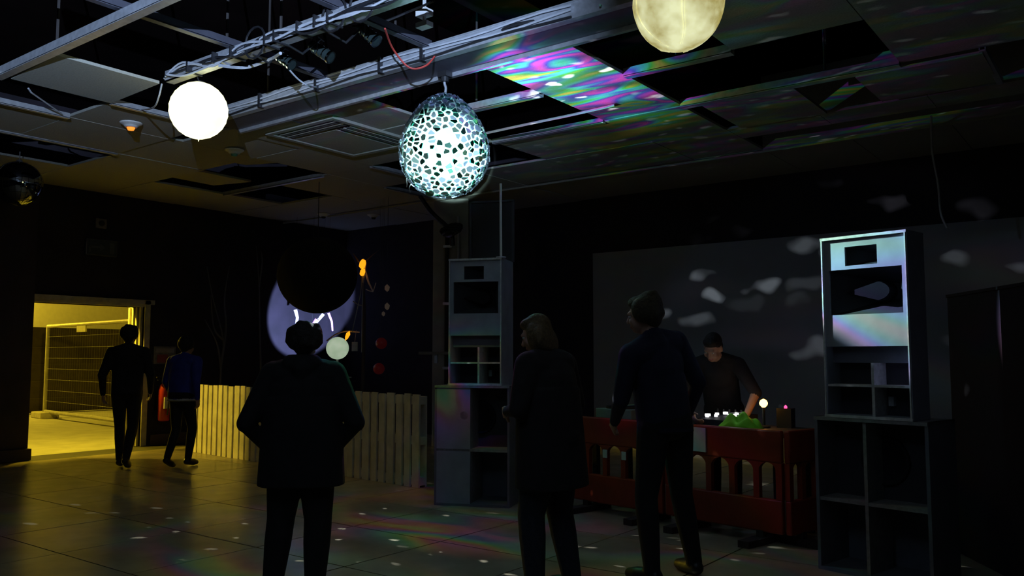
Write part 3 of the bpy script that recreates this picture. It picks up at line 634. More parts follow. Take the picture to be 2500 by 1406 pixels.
lantern('papier_lantern', 'mottled cream papier lantern hanging at the top near the viewer', LR, 0.252, paper('mottled_lantern_paper', (0.34, 0.29, 0.09), (0.76, 0.78, 0.46), 1, 1.05, 6), (LR.x, LR.y, ZC + 0.2), ribs=False, sz=1.02, seams=True)
SG = atD(824, 850, 13.4)
gs = tag(empty('glowing_globe', (SG.x, SG.y, 0)), 'small pale green glowing globe on a stand in the far corner', 'globe lamp')
g_ = sphere_mb(0.178, 24, 16).build('globe', paper('globe_paper', (0.42, 0.56, 0.38), (0.6, 0.74, 0.55), 1, 0.62, 5), gs, smooth=True); g_.location = (0, 0, SG.z)
MB().tube([(0, 0, 0.03), (0, 0, SG.z - 0.17)], 0.018, 8).build('stem', M_GREYC, gs); MB().lathe([(0.22, 0), (0.22, 0.02), (0.05, 0.04)], 20).build('base', M_CABLE, gs)
MB().bar((-0.2, -0.12, SG.z - 0.46), (0.2, 0.12, SG.z - 0.46), 0.02, 0.02).build('cross_bar', M_GREYC, gs)
# mirror ball
MBp = atD(45, 449, 10.3)
mb_e = tag(empty('mirror_ball', MBp - Vector((0, 0, 0.28))), 'dark mirror ball hanging at the left edge by the wall', 'mirror ball')
sphere_mb(0.27, 64, 40, 1, Matrix.Translation((0, 0, 0.28))).build('mirror_skin', mat('smoky_mirror', (0.35, 0.38, 0.42), 0.05, metal=1.0, var=0.05), mb_e, smooth=True)
mm = MB()
for i in range(1, 9):
    la = -math.pi / 2 + math.pi * i / 9
    mm.tube([(0.2705 * math.cos(la) * math.cos(k * math.pi / 20), 0.2705 * math.cos(la) * math.sin(k * math.pi / 20), 0.28 + 0.2705 * math.sin(la)) for k in range(41)], 0.0022, 4)
for k in range(12):
    lo = k * math.pi / 12
    mm.tube([(0.2705 * math.cos(t * math.pi / 20) * math.cos(lo), 0.2705 * math.cos(t * math.pi / 20) * math.sin(lo), 0.28 + 0.2705 * math.sin(t * math.pi / 20)) for t in range(41)], 0.0022, 4)
tag(mm.build('tile_joints', M_CABLE, mb_e), kind='stuff')
MB().tube([(0, 0, 0.55), (0, 0, ZC - MBp.z + 0.28)], 0.006, 6).build('chain', M_STEEL, mb_e); MB().lathe([(0.04, 0.545), (0.03, 0.575)], 12).build('cap', M_STEEL, mb_e)
# black ball in front of the moon spot
BB = atD(775, 672, 12.0)
be = tag(empty('black_moon_ball', BB - Vector((0, 0, 0.56))), 'large black hanging ball in front of the blue moon of light', 'ball')
sphere_mb(0.56, 48, 30, 0.97, Matrix.Translation((0, 0, 0.56))).build('ball_skin', mat('matt_black_paper', (0.006, 0.005, 0.006), 0.95), be, smooth=True)
MB().tube([(0, 0, 1.09), (0, 0, ZC - BB.z + 0.56)], 0.006, 5).build('line', M_CABLE, be); MB().lathe([(0.05, 1.08), (0.04, 1.11)], 12).build('top_knot', M_CABLE, be)

# ------------------------------------------------------------------ cable tray, cluttered rail, cables and hung lamps
tr = tag(empty('cable_tray', (-7.85, 5.18, ZC - 0.03), math.radians(-0.2)), 'long bright steel cable tray crossing the open ceiling', 'cable tray')
TL = 5.2
MB().box(0, TL, -0.03, 0.30, 0.004, 0.012).build('tray_bed', M_DSTEEL, tr)
MB().box(0, TL, -0.10, -0.088, 0, 0.13).box(0, TL, -0.088, -0.03, 0, 0.01).box(0, TL, -0.11, -0.06, 0.12, 0.13).build('front_flange', M_STEEL, tr)
MB().box(0, TL, 0.288, 0.30, 0.0, 0.09).build('rear_flange', M_STEEL, tr)
MB().box(0, TL, 0.27, 0.31, -0.032, 0.004).build('lower_lip', M_STEEL, tr)
for k in range(18): MB().box(0.1 + k * 0.29, 0.13 + k * 0.29, -0.03, 0.288, 0.012, 0.025).build('rung', M_STEEL, tr)
for k, (dy, dz, mm_) in enumerate(((-0.118, 0.05, M_GREYC), (-0.122, 0.09, M_GREYC), (-0.115, 0.02, M_CABLE))):
    MB().tube([(0.1 + i * 0.25, dy + 0.005 * math.sin(i * 1.7 + k), dz + 0.012 * math.sin(i * 1.1 + 2 * k)) for i in range(19)], 0.010, 5).build('cable_run', mm_, tr)
for k, x in enumerate((0.9, 1.75, 2.6, 3.1)): MB().box(x, x + 0.03, -0.135, -0.08, -0.005, 0.14).build('cable_tie', M_CABLE, tr)
for k, x in enumerate((2.75, 4.0)): MB().box(x, x + 0.18, -0.02, 0.08, 0.06, 0.13).build('junction_box', M_CABLE, tr)
cr = tag(empty('cluttered_rail', (-7.0, 4.13, ZC - 0.02)), 'steel ceiling rail wrapped with cables, above the glowing lantern', 'rail')
MB().box(0, 4.2, -0.05, 0.05, 0, 0.012).box(0, 4.2, -0.05, -0.04, 0, 0.10).box(0, 4.2, 0.04, 0.05, 0, 0.10).build('channel', M_STEEL, cr)
for k in range(5):
    mm_ = (M_GREYC, M_CABLE, M_GREYC, M_CABLE, M_GREYC)[k]; hh = random.Random(k)
    MB().tube(smooth_path([(0.0 + k * 0.03, -0.055 - 0.012 * k, 0.03)] + [(0.35 + i * 0.42, -0.06 - hh.uniform(0, 0.035), 0.03 + hh.uniform(-0.06, 0.07)) for i in range(9)]), 0.010, 5).build('cable_run', mm_, cr)
for k, x in enumerate((0.42, 0.8, 1.05, 1.5, 1.62, 1.9, 2.1, 2.25)):
    MB().box(x, x + 0.016, -0.105, 0.052, -0.012, 0.085).build('cable_tie', M_CABLE, cr)
for k, x in enumerate((1.35, 2.3, 2.6)): MB().tube([(x + 0.13 * math.cos(t * .42), -0.07, 0.05 + 0.13 * math.sin(t * .42)) for t in range(16)], 0.009, 5).build('cable_coil', M_CABLE, cr)
def loose(label, pts, r, m_, name='loose_cable'):
    return tag(MB().tube(smooth_path(pts), r, 5).build(name, m_), label, 'cable', 'loose cables under the ceiling')
loose('grey cable sagging from the rail to the first hung lamp', [atz(535, 160, ZC - .05), atD(600, 165, 7.3), atD(660, 145, 7.1), atz(685, 130, ZC - .08)], 0.014, M_GREYC)
loose('pair of thin cables drooping left of the glowing lantern', [atz(395, 205, ZC - .04), atD(388, 235, 7.6), atD(375, 262, 7.8), atz(345, 268, ZC - .01)], 0.008, M_GREYC)
loose('thin wire looping down to the steel cable tray', [atz(708, 172, ZC - .1), atD(730, 195, 7.2), atD(755, 210, 7.3), atz(775, 213, ZC + .05)], 0.008, M_GREYC)
loose('red cable looping over the cable tray above the egg', [atz(940, 70, ZC), atD(960, 120, 6.8), atD(1000, 165, 6.9), atD(1040, 160, 6.9), atz(1065, 132, ZC)], 0.008, M_REDC)
loose('long pale cable strung from behind the egg to a panel corner', [atz(1165, 330, ZC - .02), atz(1290, 303, ZC - .06), atz(1400, 280, ZC - .05), atz(1500, 257, ZC - .02)], 0.014, mat('pale_cable', (0.75, 0.68, 0.6), 0.5))
loose('dark cable arching along the top of the tray right of the egg', [atz(1215, 85, ZC + .05), atD(1240, 65, 6.5), atD(1300, 52, 6.4), atz(1390, 40, ZC + .1)], 0.012, M_CABLE)
loose('thin green wire hooking beside the cream lantern', [atz(1465, 12, ZC - .02), atD(1480, 22, 6.2), atD(1515, 25, 6.1), atz(1548, 16, ZC - .02)], 0.008, mat('green_wire', (0.1, 0.35, 0.2), 0.5))
loose('thin black wire lying across the open void above the lamps', [atz(860, 65, ZC + .2), atD(930, 55, 6.9), atD(1000, 28, 6.9), atz(1060, 3, ZC + .2)], 0.010, M_CABLE)
M_GLASS = mat('dark_lamp_glass', (0.06, 0.09, 0.09), 0.12, metal=0.6); M_CHR = mat('chrome', (0.8, 0.85, 0.85), 0.1, metal=1.0)
def hung_lamp(label, p, aim, length=0.2, r=0.05):
    e = tag(empty('hung_spot_lamp', p), label, 'spot lamp', 'spot lamps clamped to the ceiling rail')
    d = Vector(aim).normalized(); q = d.to_track_quat('Z', 'Y').to_matrix().to_4x4()
    MB().lathe([(r * .5, -length * .5), (r * .8, -length * .42), (r, -length * .1), (r, length * .4), (r * 1.1, length * .5)], 20, q).build('can', M_GLASS, e, smooth=False)
    MB().lathe([(r * 1.12, length * .42), (r * 1.12, length * .5), (r * .85, length * .5), (r * .85, length * .47)], 20, q).build('rim', M_CHR, e)
    for k in (-0.25, 0.0, 0.2): MB().lathe([(r * 1.03, length * k), (r * 1.03, length * k + 0.012)], 20, q).build('cooling_band', M_CHR, e)
    s = d.cross(ZV).normalized()
    MB().tube([s * r * 1.2, s * r * 1.25 + ZV * 0.1, -s * r * 1.25 + ZV * 0.1, -s * r * 1.2], 0.008, 6).build('yoke', M_CABLE, e)
    MB().tube([(0, 0, 0.1), (0, (4.13 - Vector(p).y) * .5, ZC - Vector(p).z - 0.05), (0, 4.13 - Vector(p).y, ZC - Vector(p).z - 0.015)], 0.010, 6).build('clamp_arm', M_CABLE, e)
hung_lamp('nearest left hung spot lamp with bright chrome bands under the rail', atD(694, 146, 7.2), (0.6, 0.2, -0.45))
hung_lamp('green tinted hung spot lamp in the middle of the rail', atD(782, 124, 7.0), (0.6, 0.25, -0.45), 0.24)
hung_lamp('hung spot lamp furthest right along the rail, mostly in shadow', atD(898, 82, 6.8), (0.5, 0.2, -0.5), 0.22)
# detectors, vents and small ceiling fittings
def detector(label, p, m_cap, glow=None):
    e = tag(empty('smoke_detector', p), label, 'detector')
    MB().lathe([(0.02, -0.055), (0.06, -0.05), (0.075, -0.03), (0.11, -0.012), (0.115, 0.0)], 24).build('body', M_WHITE, e)
    MB().lathe([(0.005, -0.085), (0.03, -0.08), (0.042, -0.055), (0.042, -0.05)], 16).build('indicator', glow or m_cap, e)
detector('ceiling detector glowing orange, left of the bright lantern', atz(320, 300, ZC - .006), M_WHITE, mat('amber_glow', (0.9, 0.3, 0.05), 0.4, emit=(1.0, 0.22, 0.02), estr=1.6))
detector('ceiling detector with a teal tint, right of the bright lantern', atz(572, 366, ZC - .006), mat('teal_cap', (0.15, 0.4, 0.35), 0.3))
detector('dark ceiling detector near the far corner, the left of two', atz(790, 522, ZC - .006), M_CABLE); detector('dark ceiling detector near the far corner, the right of two', atz(912, 524, ZC - .006), M_CABLE)
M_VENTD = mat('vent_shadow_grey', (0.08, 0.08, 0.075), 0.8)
va = atz(815, 292, ZC)
ve = tag(empty('ceiling_vent', (va.x, va.y, ZC - 0.012)), 'square slotted air vent in the ceiling left of the egg', 'vent')
MB().box(-1.0, 0.12, -0.12, -0.06, -0.02, 0.01).box(-1.0, 0.12, 1.14, 1.2, -0.02, 0.01).box(-1.0, -0.94, -0.06, 1.14, -0.02, 0.01).box(0.06, 0.12, -0.06, 1.14, -0.02, 0.01).build('frame', M_PANEL, ve)
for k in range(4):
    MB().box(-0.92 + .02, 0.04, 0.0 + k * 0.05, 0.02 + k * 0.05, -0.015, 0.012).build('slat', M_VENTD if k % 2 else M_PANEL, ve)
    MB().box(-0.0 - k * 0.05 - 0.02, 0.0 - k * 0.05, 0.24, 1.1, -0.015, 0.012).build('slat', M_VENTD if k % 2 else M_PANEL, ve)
MB().box(-0.92, -0.24, 0.24, 1.12, -0.008, 0.005).build('centre_plate', M_PANEL, ve)

# ------------------------------------------------------------------ far corner decorations
M_STICK = mat('pale_stick', (0.75, 0.7, 0.72), 0.7); M_BR = mat('dark_branch', (0.08, 0.06, 0.06), 0.8)
M_ORG = mat('amber_lamp', (1, 0.4, 0.02), 0.5, emit=(1.0, 0.36, 0.01), estr=1.3)
m0 = atD(886, 870, 13.0)
ms = tag(empty('branch_mast', (m0.x, m0.y, 0)), 'tall pale mast of branches with amber lamps in the far corner', 'sculpture')
Lm = local(ms)
def W(x, y, D=13.0): return Lm @ atD(x, y, D)
MB().tube([(0, 0, 0)] + [W(890, 760), W(884, 655)], 0.03, 8, 0.02).build('mast', M_BR, ms)
MB().tube([W(886, 690, 12.95), W(893, 640, 12.95), W(886, 632, 12.95)], 0.013, 6).build('mast_tip', M_STICK, ms)
MB().tube([W(889, 655), W(900, 690), W(911, 712)], 0.022, 6, 0.01).build('branch', M_STICK, ms)
MB().tube([W(890, 640), W(910, 622), W(930, 607)], 0.010, 5, 0.004).build('branch', M_BR, ms); MB().tube([W(876, 640), W(862, 618)], 0.02, 5, 0.006).build('branch', M_BR, ms)
MB().tube([W(911, 712), W(901, 710), W(893, 706)], 0.008, 5).tube([W(911, 712), W(918, 690)], 0.006, 5).build('branch', M_STICK, ms)
MB().tube([W(885, 672, 12.9), W(880, 720, 12.9), W(860, 810, 12.9)], 0.007, 5).build('stay_line', M_GREYC, ms); MB().tube([W(887, 672, 12.9), W(884, 760, 12.9), W(883, 860, 12.9)], 0.007, 5).build('stay_line', M_GREYC, ms)
MB().tube(smooth_path([W(862, 735), W(875, 744), W(892, 747)]), 0.008, 5).build('stay_line', M_GREYC, ms)
for (x, y, s) in ((885, 645, 1.0), (885, 665, .8)):
    p = W(x, y, 12.88); MB().lathe([(0.01, -0.07 * s), (0.045 * s, -0.045 * s), (0.05 * s, 0.02), (0.03 * s, 0.07 * s)], 10, Matrix.Translation(p) @ Matrix.Rotation(0.4, 4, 'Y')).build('amber_lamp', M_ORG, ms)
def stick(label, pts, r, m_=M_STICK):
    e = tag(empty('pale_stick', pts[0]), label, 'stick', 'sticks hung in front of the blue moon of light')
    MB().tube([Vector(q) - Vector(pts[0]) for q in pts], r, 6, r * .6).build('stick', m_, e)
    MB().tube([(0, 0, 0), (0, 0, ZC - Vector(pts[0]).z)], 0.002, 4).build('thread', M_CABLE, e)
    return e
stick('pale stick hanging leftmost below the black ball', [atD(721, 756, 15.0), atD(726, 775, 15.0), atD(722, 800, 15.0)], 0.035)
stick('pale stick leaning diagonally below the black ball', [atD(790, 766, 15.0), atD(765, 795, 15.0), atD(752, 815, 15.0)], 0.03)
stick('pink streamer hanging below the right of the black ball', [atD(802, 764, 15.0), atD(810, 785, 15.0), atD(812, 808, 15.0)], 0.026, mat('pink_ribbon', (0.7, 0.3, 0.5), 0.7))
stick('short pink ribbon knot below the middle of the black ball', [atD(762, 795, 14.9), atD(772, 778, 14.9), atD(778, 783, 14.9)], 0.026, MATS['pink_ribbon'])
ar = tag(empty('arched_cord', atD(800, 832, 13.1)), 'pale cord arching over the green globe with an amber leaf', 'cord')
La = local(ar)
MB().tube(smooth_path([La @ atD(798, 832, 13.1), La @ atD(820, 816, 13.1), La @ atD(845, 809, 13.1), La @ atD(878, 811, 13.1)]), 0.012, 6).build('cord', M_STICK, ar)
pq = La @ atD(849, 818, 13.0); MB().prism([(0, 0.07), (0.03, 0.02), (0.02, -0.05), (0, -0.09), (-0.025, -0.04), (-0.03, 0.02)], -0.012, 0.012, Matrix.Translation(pq) @ Matrix.Rotation(0.6, 4, 'Z') @ Matrix.Rotation(math.pi / 2, 4, 'X') @ Matrix.Rotation(-0.4, 4, 'Z')).build('amber_leaf', M_ORG, ar)
cd_ = atD(866, 846, 13.0); ca = tag(empty('white_card', (cd_.x, cd_.y, cd_.z), 0.65), 'small pale card hanging right of the green globe', 'card')
MB().box(-0.045, 0.045, -0.004, 0.004, -0.07, 0.07).build('sheet', mat('pale_card', (0.7, 0.74, 0.78), 0.7), ca); MB().tube([(0, 0, 0.07), (0.02, 0, 0.25)], 0.004, 4).build('string', M_GREYC, ca)
for (x, y, lab) in ((931, 838, 'dark red hanging ball, the upper of two in the far corner'), (925, 900, 'dark red hanging ball, the lower of two in the far corner')):
    p = atD(x, y, 13.2); rbl = tag(empty('red_ball', p), lab, 'ball', 'red balls in the far corner')
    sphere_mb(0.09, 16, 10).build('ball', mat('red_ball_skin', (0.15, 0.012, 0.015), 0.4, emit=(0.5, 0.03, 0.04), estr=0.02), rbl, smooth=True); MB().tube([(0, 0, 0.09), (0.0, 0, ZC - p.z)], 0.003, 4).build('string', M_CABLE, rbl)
for k, (x, y) in enumerate(((945, 703), (945, 748), (936, 766))):
    p = atD(x, y, 13.1); lf = tag(empty('paper_leaf', p), ('cream paper leaf hanging highest right of the mast', 'cream paper leaf hanging midway right of the mast', 'small cream paper leaf hanging lowest right of the mast')[k], 'paper leaf', 'paper leaves beside the mast')
    s = (0.06, 0.06, 0.04)[k]
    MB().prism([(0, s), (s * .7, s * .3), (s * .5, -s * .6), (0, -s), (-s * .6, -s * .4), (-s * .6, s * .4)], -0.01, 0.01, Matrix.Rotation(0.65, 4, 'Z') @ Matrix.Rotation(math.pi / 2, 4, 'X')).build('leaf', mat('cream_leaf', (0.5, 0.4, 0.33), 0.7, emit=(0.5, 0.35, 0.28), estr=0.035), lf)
    MB().tube([(0, 0, s), (0, 0, ZC - p.z)], 0.002, 4).build('string', M_CABLE, lf)
vn = tag(empty('bare_birch_branches', (-12.55, 8.55, 0)), 'bare pale branches standing against the left wall behind the pallets', 'branches')
Lv = local(vn)
def WV(x, y): return Lv @ atX(x, y, -12.5)
M_VINE = mat('pale_bark', (0.12, 0.12, 0.14), 0.8)
for pts in ([(533, 1085), (539, 900), (545, 830), (520, 730), (505, 650)], [(540, 890), (552, 800), (548, 730), (560, 650)], [(545, 830), (522, 800), (515, 720)], [(539, 900), (530, 840), (500, 780)]):
    MB().tube(smooth_path([WV(*p) for p in pts], 4), 0.022, 6, 0.006).build('branch', M_VINE, vn)
vn2 = tag(empty('thin_branches', (-12.55, 9.6, 0)), 'thin dark branches standing near the moon of light', 'branches')
Lv2 = local(vn2)
for pts in ([(642, 1068), (634, 800), (632, 690), (626, 600)], [(632, 700), (640, 640), (637, 612)]):
    MB().tube(smooth_path([Lv2 @ atX(*p, -12.5) for p in pts], 4), 0.02, 6, 0.006).build('branch', M_VINE, vn2)

# ------------------------------------------------------------------ disc jockey desk with orange barriers
M_ORANGE = mat('orange_barrier_plastic', (0.24, 0.03, 0.008), 0.5, var=0.15, scale=6)
def barrier(label, a, b, H=0.85):
    a, b = Vector(a), Vector(b); d = b - a; L_ = d.length; ang = math.atan2(d.y, d.x)
    e = tag(empty('plastic_barrier', (a.x, a.y, 0), ang), label, 'barrier', 'orange plastic barriers round the desk')
    t = 0.05
    MB().box(0, L_, 0, t, H - 0.24, H).build('top_board', M_ORANGE, e, bevel=0.012)
    MB().box(0, L_, 0, t, 0.09, 0.34).build('bottom_board', M_ORANGE, e, bevel=0.012)
    n = max(2, round(L_ / 0.2)); px = L_ / n
    for i in range(n + 1):
        x = min(max(i * px, 0.025), L_ - 0.025)
        MB().box(x - 0.025, x + 0.025, 0.004, t - 0.004, 0.34, H - 0.24).build('upright', M_ORANGE, e)
    ac = MB()
    for i in range(n):
        x0, x1 = max(i * px, 0.025) + .02, min((i + 1) * px, L_ - .025) - .02; r = (x1 - x0) / 2; zc = H - 0.24 - r
        for sgn in (-1, 1):
            pts = [((x0 + x1) / 2 + sgn * r, zc)] + [((x0 + x1) / 2 + sgn * r * math.cos(q * math.pi / 12), zc + r * math.sin(q * math.pi / 12)) for q in range(0, 7)] + [((x0 + x1) / 2 + sgn * r, zc + r)]
            pts = pts[1:]
            if sgn < 0: pts = pts[::-1]
            ac.prism(pts, -t + .006, -0.006, Matrix.Rotation(math.pi / 2, 4, 'X'))
    ac.build('arch_fillets', M_ORANGE, e)
    for x in (L_ * .18, L_ * .82):
        MB().prism([(-0.045, -0.24), (0.045, -0.24), (0.055, 0), (0.045, 0.28), (-0.045, 0.28), (-0.055, 0)], 0.0, 0.05, Matrix.Translation((x, 0.02, 0))).box(x - .03, x + .03, 0, t, 0.05, 0.1).build('foot', mat('black_foot_rubber', (0.03, 0.02, 0.02), 0.8), e)
    return e
ba, bb = atz(1392, 1240, 0), atz(1912, 1338, 0); bm_ = ba.lerp(bb, 0.5)
ba.z = bb.z = bm_.z = 0
b1 = barrier('orange plastic barrier at the left half of the desk front', ba, bm_ - (bb - ba).normalized() * .015)
b2 = barrier('orange plastic barrier at the right half of the desk front', bm_ + (bb - ba).normalized() * .015, bb)
bdir = (bb - ba).normalized(); bnrm = Vector((-bdir.y, bdir.x, 0))
b3 = barrier('orange plastic barrier closing the right end of the desk', bb + bdir * 0.06 + bnrm * 0.02, bb + bdir * 0.10 + bnrm * 0.95)
MB().box(0.16, 0.42, -0.012, 0.0, 0.64, 0.83).build('white_reflective_plate', mat('reflective_white', (0.55, 0.55, 0.75), 0.3), b2)
for x in (0.42, 0.64): MB().box(x, x + 0.05, -0.008, 0.0, 0.50, 0.57).build('reflective_sticker', mat('sticker_pale', (0.5, 0.5, 0.45), 0.4), b1)
# table
tang = math.atan2(bdir.y, bdir.x); tloc = ba + bnrm * 0.12
tb = tag(empty('desk_table', (tloc.x, tloc.y, 0), tang), 'dark trestle table behind the orange barriers', 'table')
TW = (bb - ba).length
MB().box(0.05, TW - 0.02, 0, 0.62, 0.785, 0.82).build('table_top', mat('dark_table_top', (0.05, 0.04, 0.035), 0.6), tb, bevel=0.005)
for x in (0.15, TW - 0.15):
    for y in (0.08, 0.54): MB().box(x - .025, x + .025, y - .025, y + .025, 0, 0.785).build('leg', M_CABLE, tb)
TZ = 0.821
def T(x, y): return Matrix.Translation((tloc.x, tloc.y, 0)) @ Matrix.Rotation(tang, 4, 'Z') @ Vector((x, y, 0))
def tab(px, yt):   # table position along its length of a picture column at depth yt on the table
    r0 = T(0, yt); dr = ray(px, 900); k = (r0 - CAMP).dot(bnrm) / dr.dot(bnrm); return (CAMP + dr * k - r0).dot(bdir)
def on_table(px, py, z=TZ):  # table coordinates of a pixel at height z
    p = atz(px, py, z); q = (Matrix.Translation((tloc.x, tloc.y, 0)) @ Matrix.Rotation(tang, 4, 'Z')).inverted() @ p; return q
# mixer with lit keys
mp = on_table(1758, 1008, TZ + .05)
p = T(tab(1758, 0.30), 0.30); mx_ = tag(empty('dj_mixer', (p.x, p.y, TZ), tang), 'black mixer with bright white lit keys on the desk', 'mixer')
MB().prism([(0, 0), (0.36, 0), (0.36, 0.09), (0, 0.05)], -0.19, 0.19, Matrix(((0, 0, 1, 0), (1, 0, 0, -0.1), (0, 1, 0, 0), (0, 0, 0, 1)))).build('case', M_HORN, mx_)
M_LED = mat('white_led', (1, 1, 1), 0.4, emit=(1, 1, 1), estr=2.5); M_LEDY = mat('amber_led', (1, .6, .1), 0.4, emit=(1, .6, .05), estr=2.0)
for (x, y, s) in ((-0.12, -0.02, .017), (-0.075, 0.05, .012), (-0.03, 0.11, .015), (0.09, 0.03, .026), (0.075, 0.12, .012), (-0.09, -0.07, .011), (-0.03, -0.03, .010)):
    MB().box(x - s, x + s, y - s, y + s, 0.062 + (y + .1) * 0.11, 0.082 + (y + .1) * 0.11).build('lit_key', M_LED, mx_)
MB().box(0.10, 0.13, -0.04, -0.02, 0.06, 0.08).build('amber_key', M_LEDY, mx_)
for k in range(6): MB().lathe([(0.011, 0.07), (0.009, 0.105)], 10, Matrix.Translation((-0.15 + k * 0.06, 0.17, 0.02))).build('knob', M_CABLE, mx_)
# record deck on the left
dp_ = on_table(1495, 1000, TZ + .05); p = T(max(0.28, tab(1490, 0.34)), 0.34)
tt_ = tag(empty('record_deck', (p.x, p.y, TZ), tang), 'record deck on the left of the desk', 'turntable')
MB().box(-0.22, 0.22, -0.17, 0.17, 0, 0.09).build('plinth', mat('deck_plinth', (0.2, 0.21, 0.17), 0.5), tt_, bevel=0.008)
MB().lathe([(0.16, 0.09), (0.16, 0.11), (0.15, 0.115)], 32, Matrix.Translation((-0.03, 0, 0))).build('platter', M_CABLE, tt_)
MB().lathe([(0.05, 0.115), (0.05, 0.118)], 20, Matrix.Translation((-0.03, 0, 0))).build('record_label', mat('record_label', (0.4, 0.4, 0.25), 0.5), tt_)
MB().tube(smooth_path([(0.17, 0.12, 0.13), (0.17, 0.0, 0.135), (0.10, -0.1, 0.125)]), 0.007, 6).lathe([(0.03, 0.09), (0.025, 0.14)], 12, Matrix.Translation((0.17, 0.12, 0))).build('tone_arm', M_CHR, tt_)
# lime hi-vis vest heap
vp = on_table(1806, 1035, TZ + 0.08); p = T(tab(1806, 0.10), 0.10)
vs_ = tag(empty('hi_vis_vest', (p.x, p.y, TZ), tang), 'crumpled lime green high visibility vest on the desk front', 'vest')
nv, mv = 28, 16; vv = []; vf = []
for i in range(nv + 1):
    for j in range(mv + 1):
        u, v = i / nv * 2 - 1, j / mv * 2 - 1
        env = max(0, 1 - abs(u) ** 2.6) * max(0, 1 - abs(v) ** 2.2)
        fold = 0.5 + 0.5 * math.sin(u * 7 + v * 3 + 1.1 * math.sin(v * 4)) ; f2 = 0.5 + 0.5 * math.sin(u * 3.1 - v * 6 + 2)
        z = env ** .7 * (0.06 + 0.045 * fold + 0.035 * f2)
        vv.append((u * 0.185 * (1 - 0.15 * v * v), v * 0.10 * (1 + 0.15 * math.sin(u * 5)), max(0.004, z)))
for i in range(nv):
    for j in range(mv):
        a = i * (mv + 1) + j; vf.append((a, a + mv + 1, a + mv + 2, a + 1))
M_LIME = mat('lime_vest_cloth', (0.22, 0.75, 0.02), 0.75, var=0.15, emit=(0.25, 0.8, 0.02), estr=0.0)
ob = MB().add(vv, vf).build('cloth', M_LIME, vs_, smooth=True); so = ob.modifiers.new('solid', 'SOLIDIFY'); so.thickness = 0.004
MB().add([(x * .9 + .0, y, z + 0.005) for (x, y, z) in vv if abs(y) < 0.02][:0] or [(-0.1, -0.02, 0.12), (0.02, -0.03, 0.13), (0.02, 0.0, 0.135), (-0.1, 0.01, 0.125)], [(0, 1, 2, 3)]).build('reflective_strip', mat('strip_silver', (0.6, 0.6, 0.55), 0.3), vs_)
# amber lamp, pink indicator
lp_ = on_table(1864, 984, TZ + 0.15); lp2 = Vector((lp_.x, 0, 0)); p = T(TW - 0.16, 0.42)
q = atD(1864, 984, 6.9); ol = tag(empty('amber_desk_lamp', (q.x, q.y, TZ)), 'small glowing amber lamp on the desk beside the vest', 'lamp')
hz = q.z - TZ
MB().lathe([(0.05, 0), (0.05, 0.012), (0.012, 0.02), (0.01, hz - 0.03)], 16).build('stand', M_CABLE, ol)
MB().lathe([(0.012, hz - 0.035), (0.03, hz - 0.015), (0.034, hz), (0.025, hz + 0.022), (0.004, hz + 0.034)], 16).build('bulb', mat('amber_bulb', (1, .5, .1), 0.4, emit=(1.0, 0.42, 0.06), estr=14.0), ol, smooth=True)
lamp('amber_desk_glow', 'POINT', q + Vector((0, 0, 0.06)), 0.06, (1.0, 0.45, 0.1), radius=0.03)
q = atD(1918, 993, 6.9); pk = tag(empty('pink_indicator', (q.x, q.y, TZ)), 'tiny pink indicator light on a box at the right end of the desk', 'indicator')
MB().box(-0.06, 0.06, -0.05, 0.05, 0, q.z - TZ - 0.012).build('power_box', M_CABLE, pk); MB().lathe([(0.012, q.z - TZ - 0.013), (0.014, q.z - TZ), (0.004, q.z - TZ + 0.014)], 10).build('led', mat('pink_led', (1, .1, .3), 0.4, emit=(1.0, 0.06, 0.22), estr=2.5), pk)
lamp('desk_led_glow', 'POINT', T(tab(1775, 0.16), 0.16) + Vector((0, 0, TZ + 0.28)), 0.35, (0.9, 1.0, 0.95), radius=0.05)

# ------------------------------------------------------------------ people
def rcone(a, b, ra, rb, tg): return ('c', Vector(a), Vector(b), ra, rb, tg)
def ell(c, r, tg, R=None): return ('e', Vector(c), Vector(r), R or Matrix.Identity(3), tg)
def frus(a, b, r0, r1, tg): return ('f', Vector(a), Vector(b), r0, r1, tg)   # flat-ended elliptical skirt
def prim_mesh(mb, p):
    if p[0] == 'f':
        _, a, b, r0, r1, _t = p; n = 28; vs = []
        for c, r in ((b, r1), (a, r0)):
            for k in range(n):
                q = 2 * math.pi * k / n; cq, sq = math.cos(q), math.sin(q)
                vs.append(c + Vector((r[0] * math.copysign(abs(cq) ** .8, cq), r[1] * math.copysign(abs(sq) ** .8, sq), 0)))
        mb.add(vs, [tuple(reversed(range(n))), tuple(range(n, 2 * n))] + [(i, (i + 1) % n, n + (i + 1) % n, n + i) for i in range(n)]); return
    if p[0] == 'e':
        _, c, r, R, _t = p; n, rg = 18, 12
        M = Matrix.Translation(c) @ R.to_4x4() @ Matrix.Diagonal((r.x, r.y, r.z, 1))
        mb.lathe([(max(1e-3, math.sin(math.pi * i / rg)), -math.cos(math.pi * i / rg)) for i in range(rg + 1)], n, M)
    else:
        _, a, b, ra, rb, _t = p; d = b - a; L_ = d.length; q = d.to_track_quat('Z', 'Y').to_matrix().to_4x4() if L_ > 1e-6 else Matrix.Identity(4)
        M = Matrix.Translation(a) @ q; prof = []
        for i in range(6): th = -math.pi / 2 + math.pi / 2 * i / 5; prof.append((max(1e-4, ra * math.cos(th)), ra * math.sin(th)))
        for i in range(6): th = math.pi / 2 * i / 5; prof.append((max(1e-4, rb * math.cos(th)), L_ + rb * math.sin(th)))
        mb.lathe(prof, 14, M)
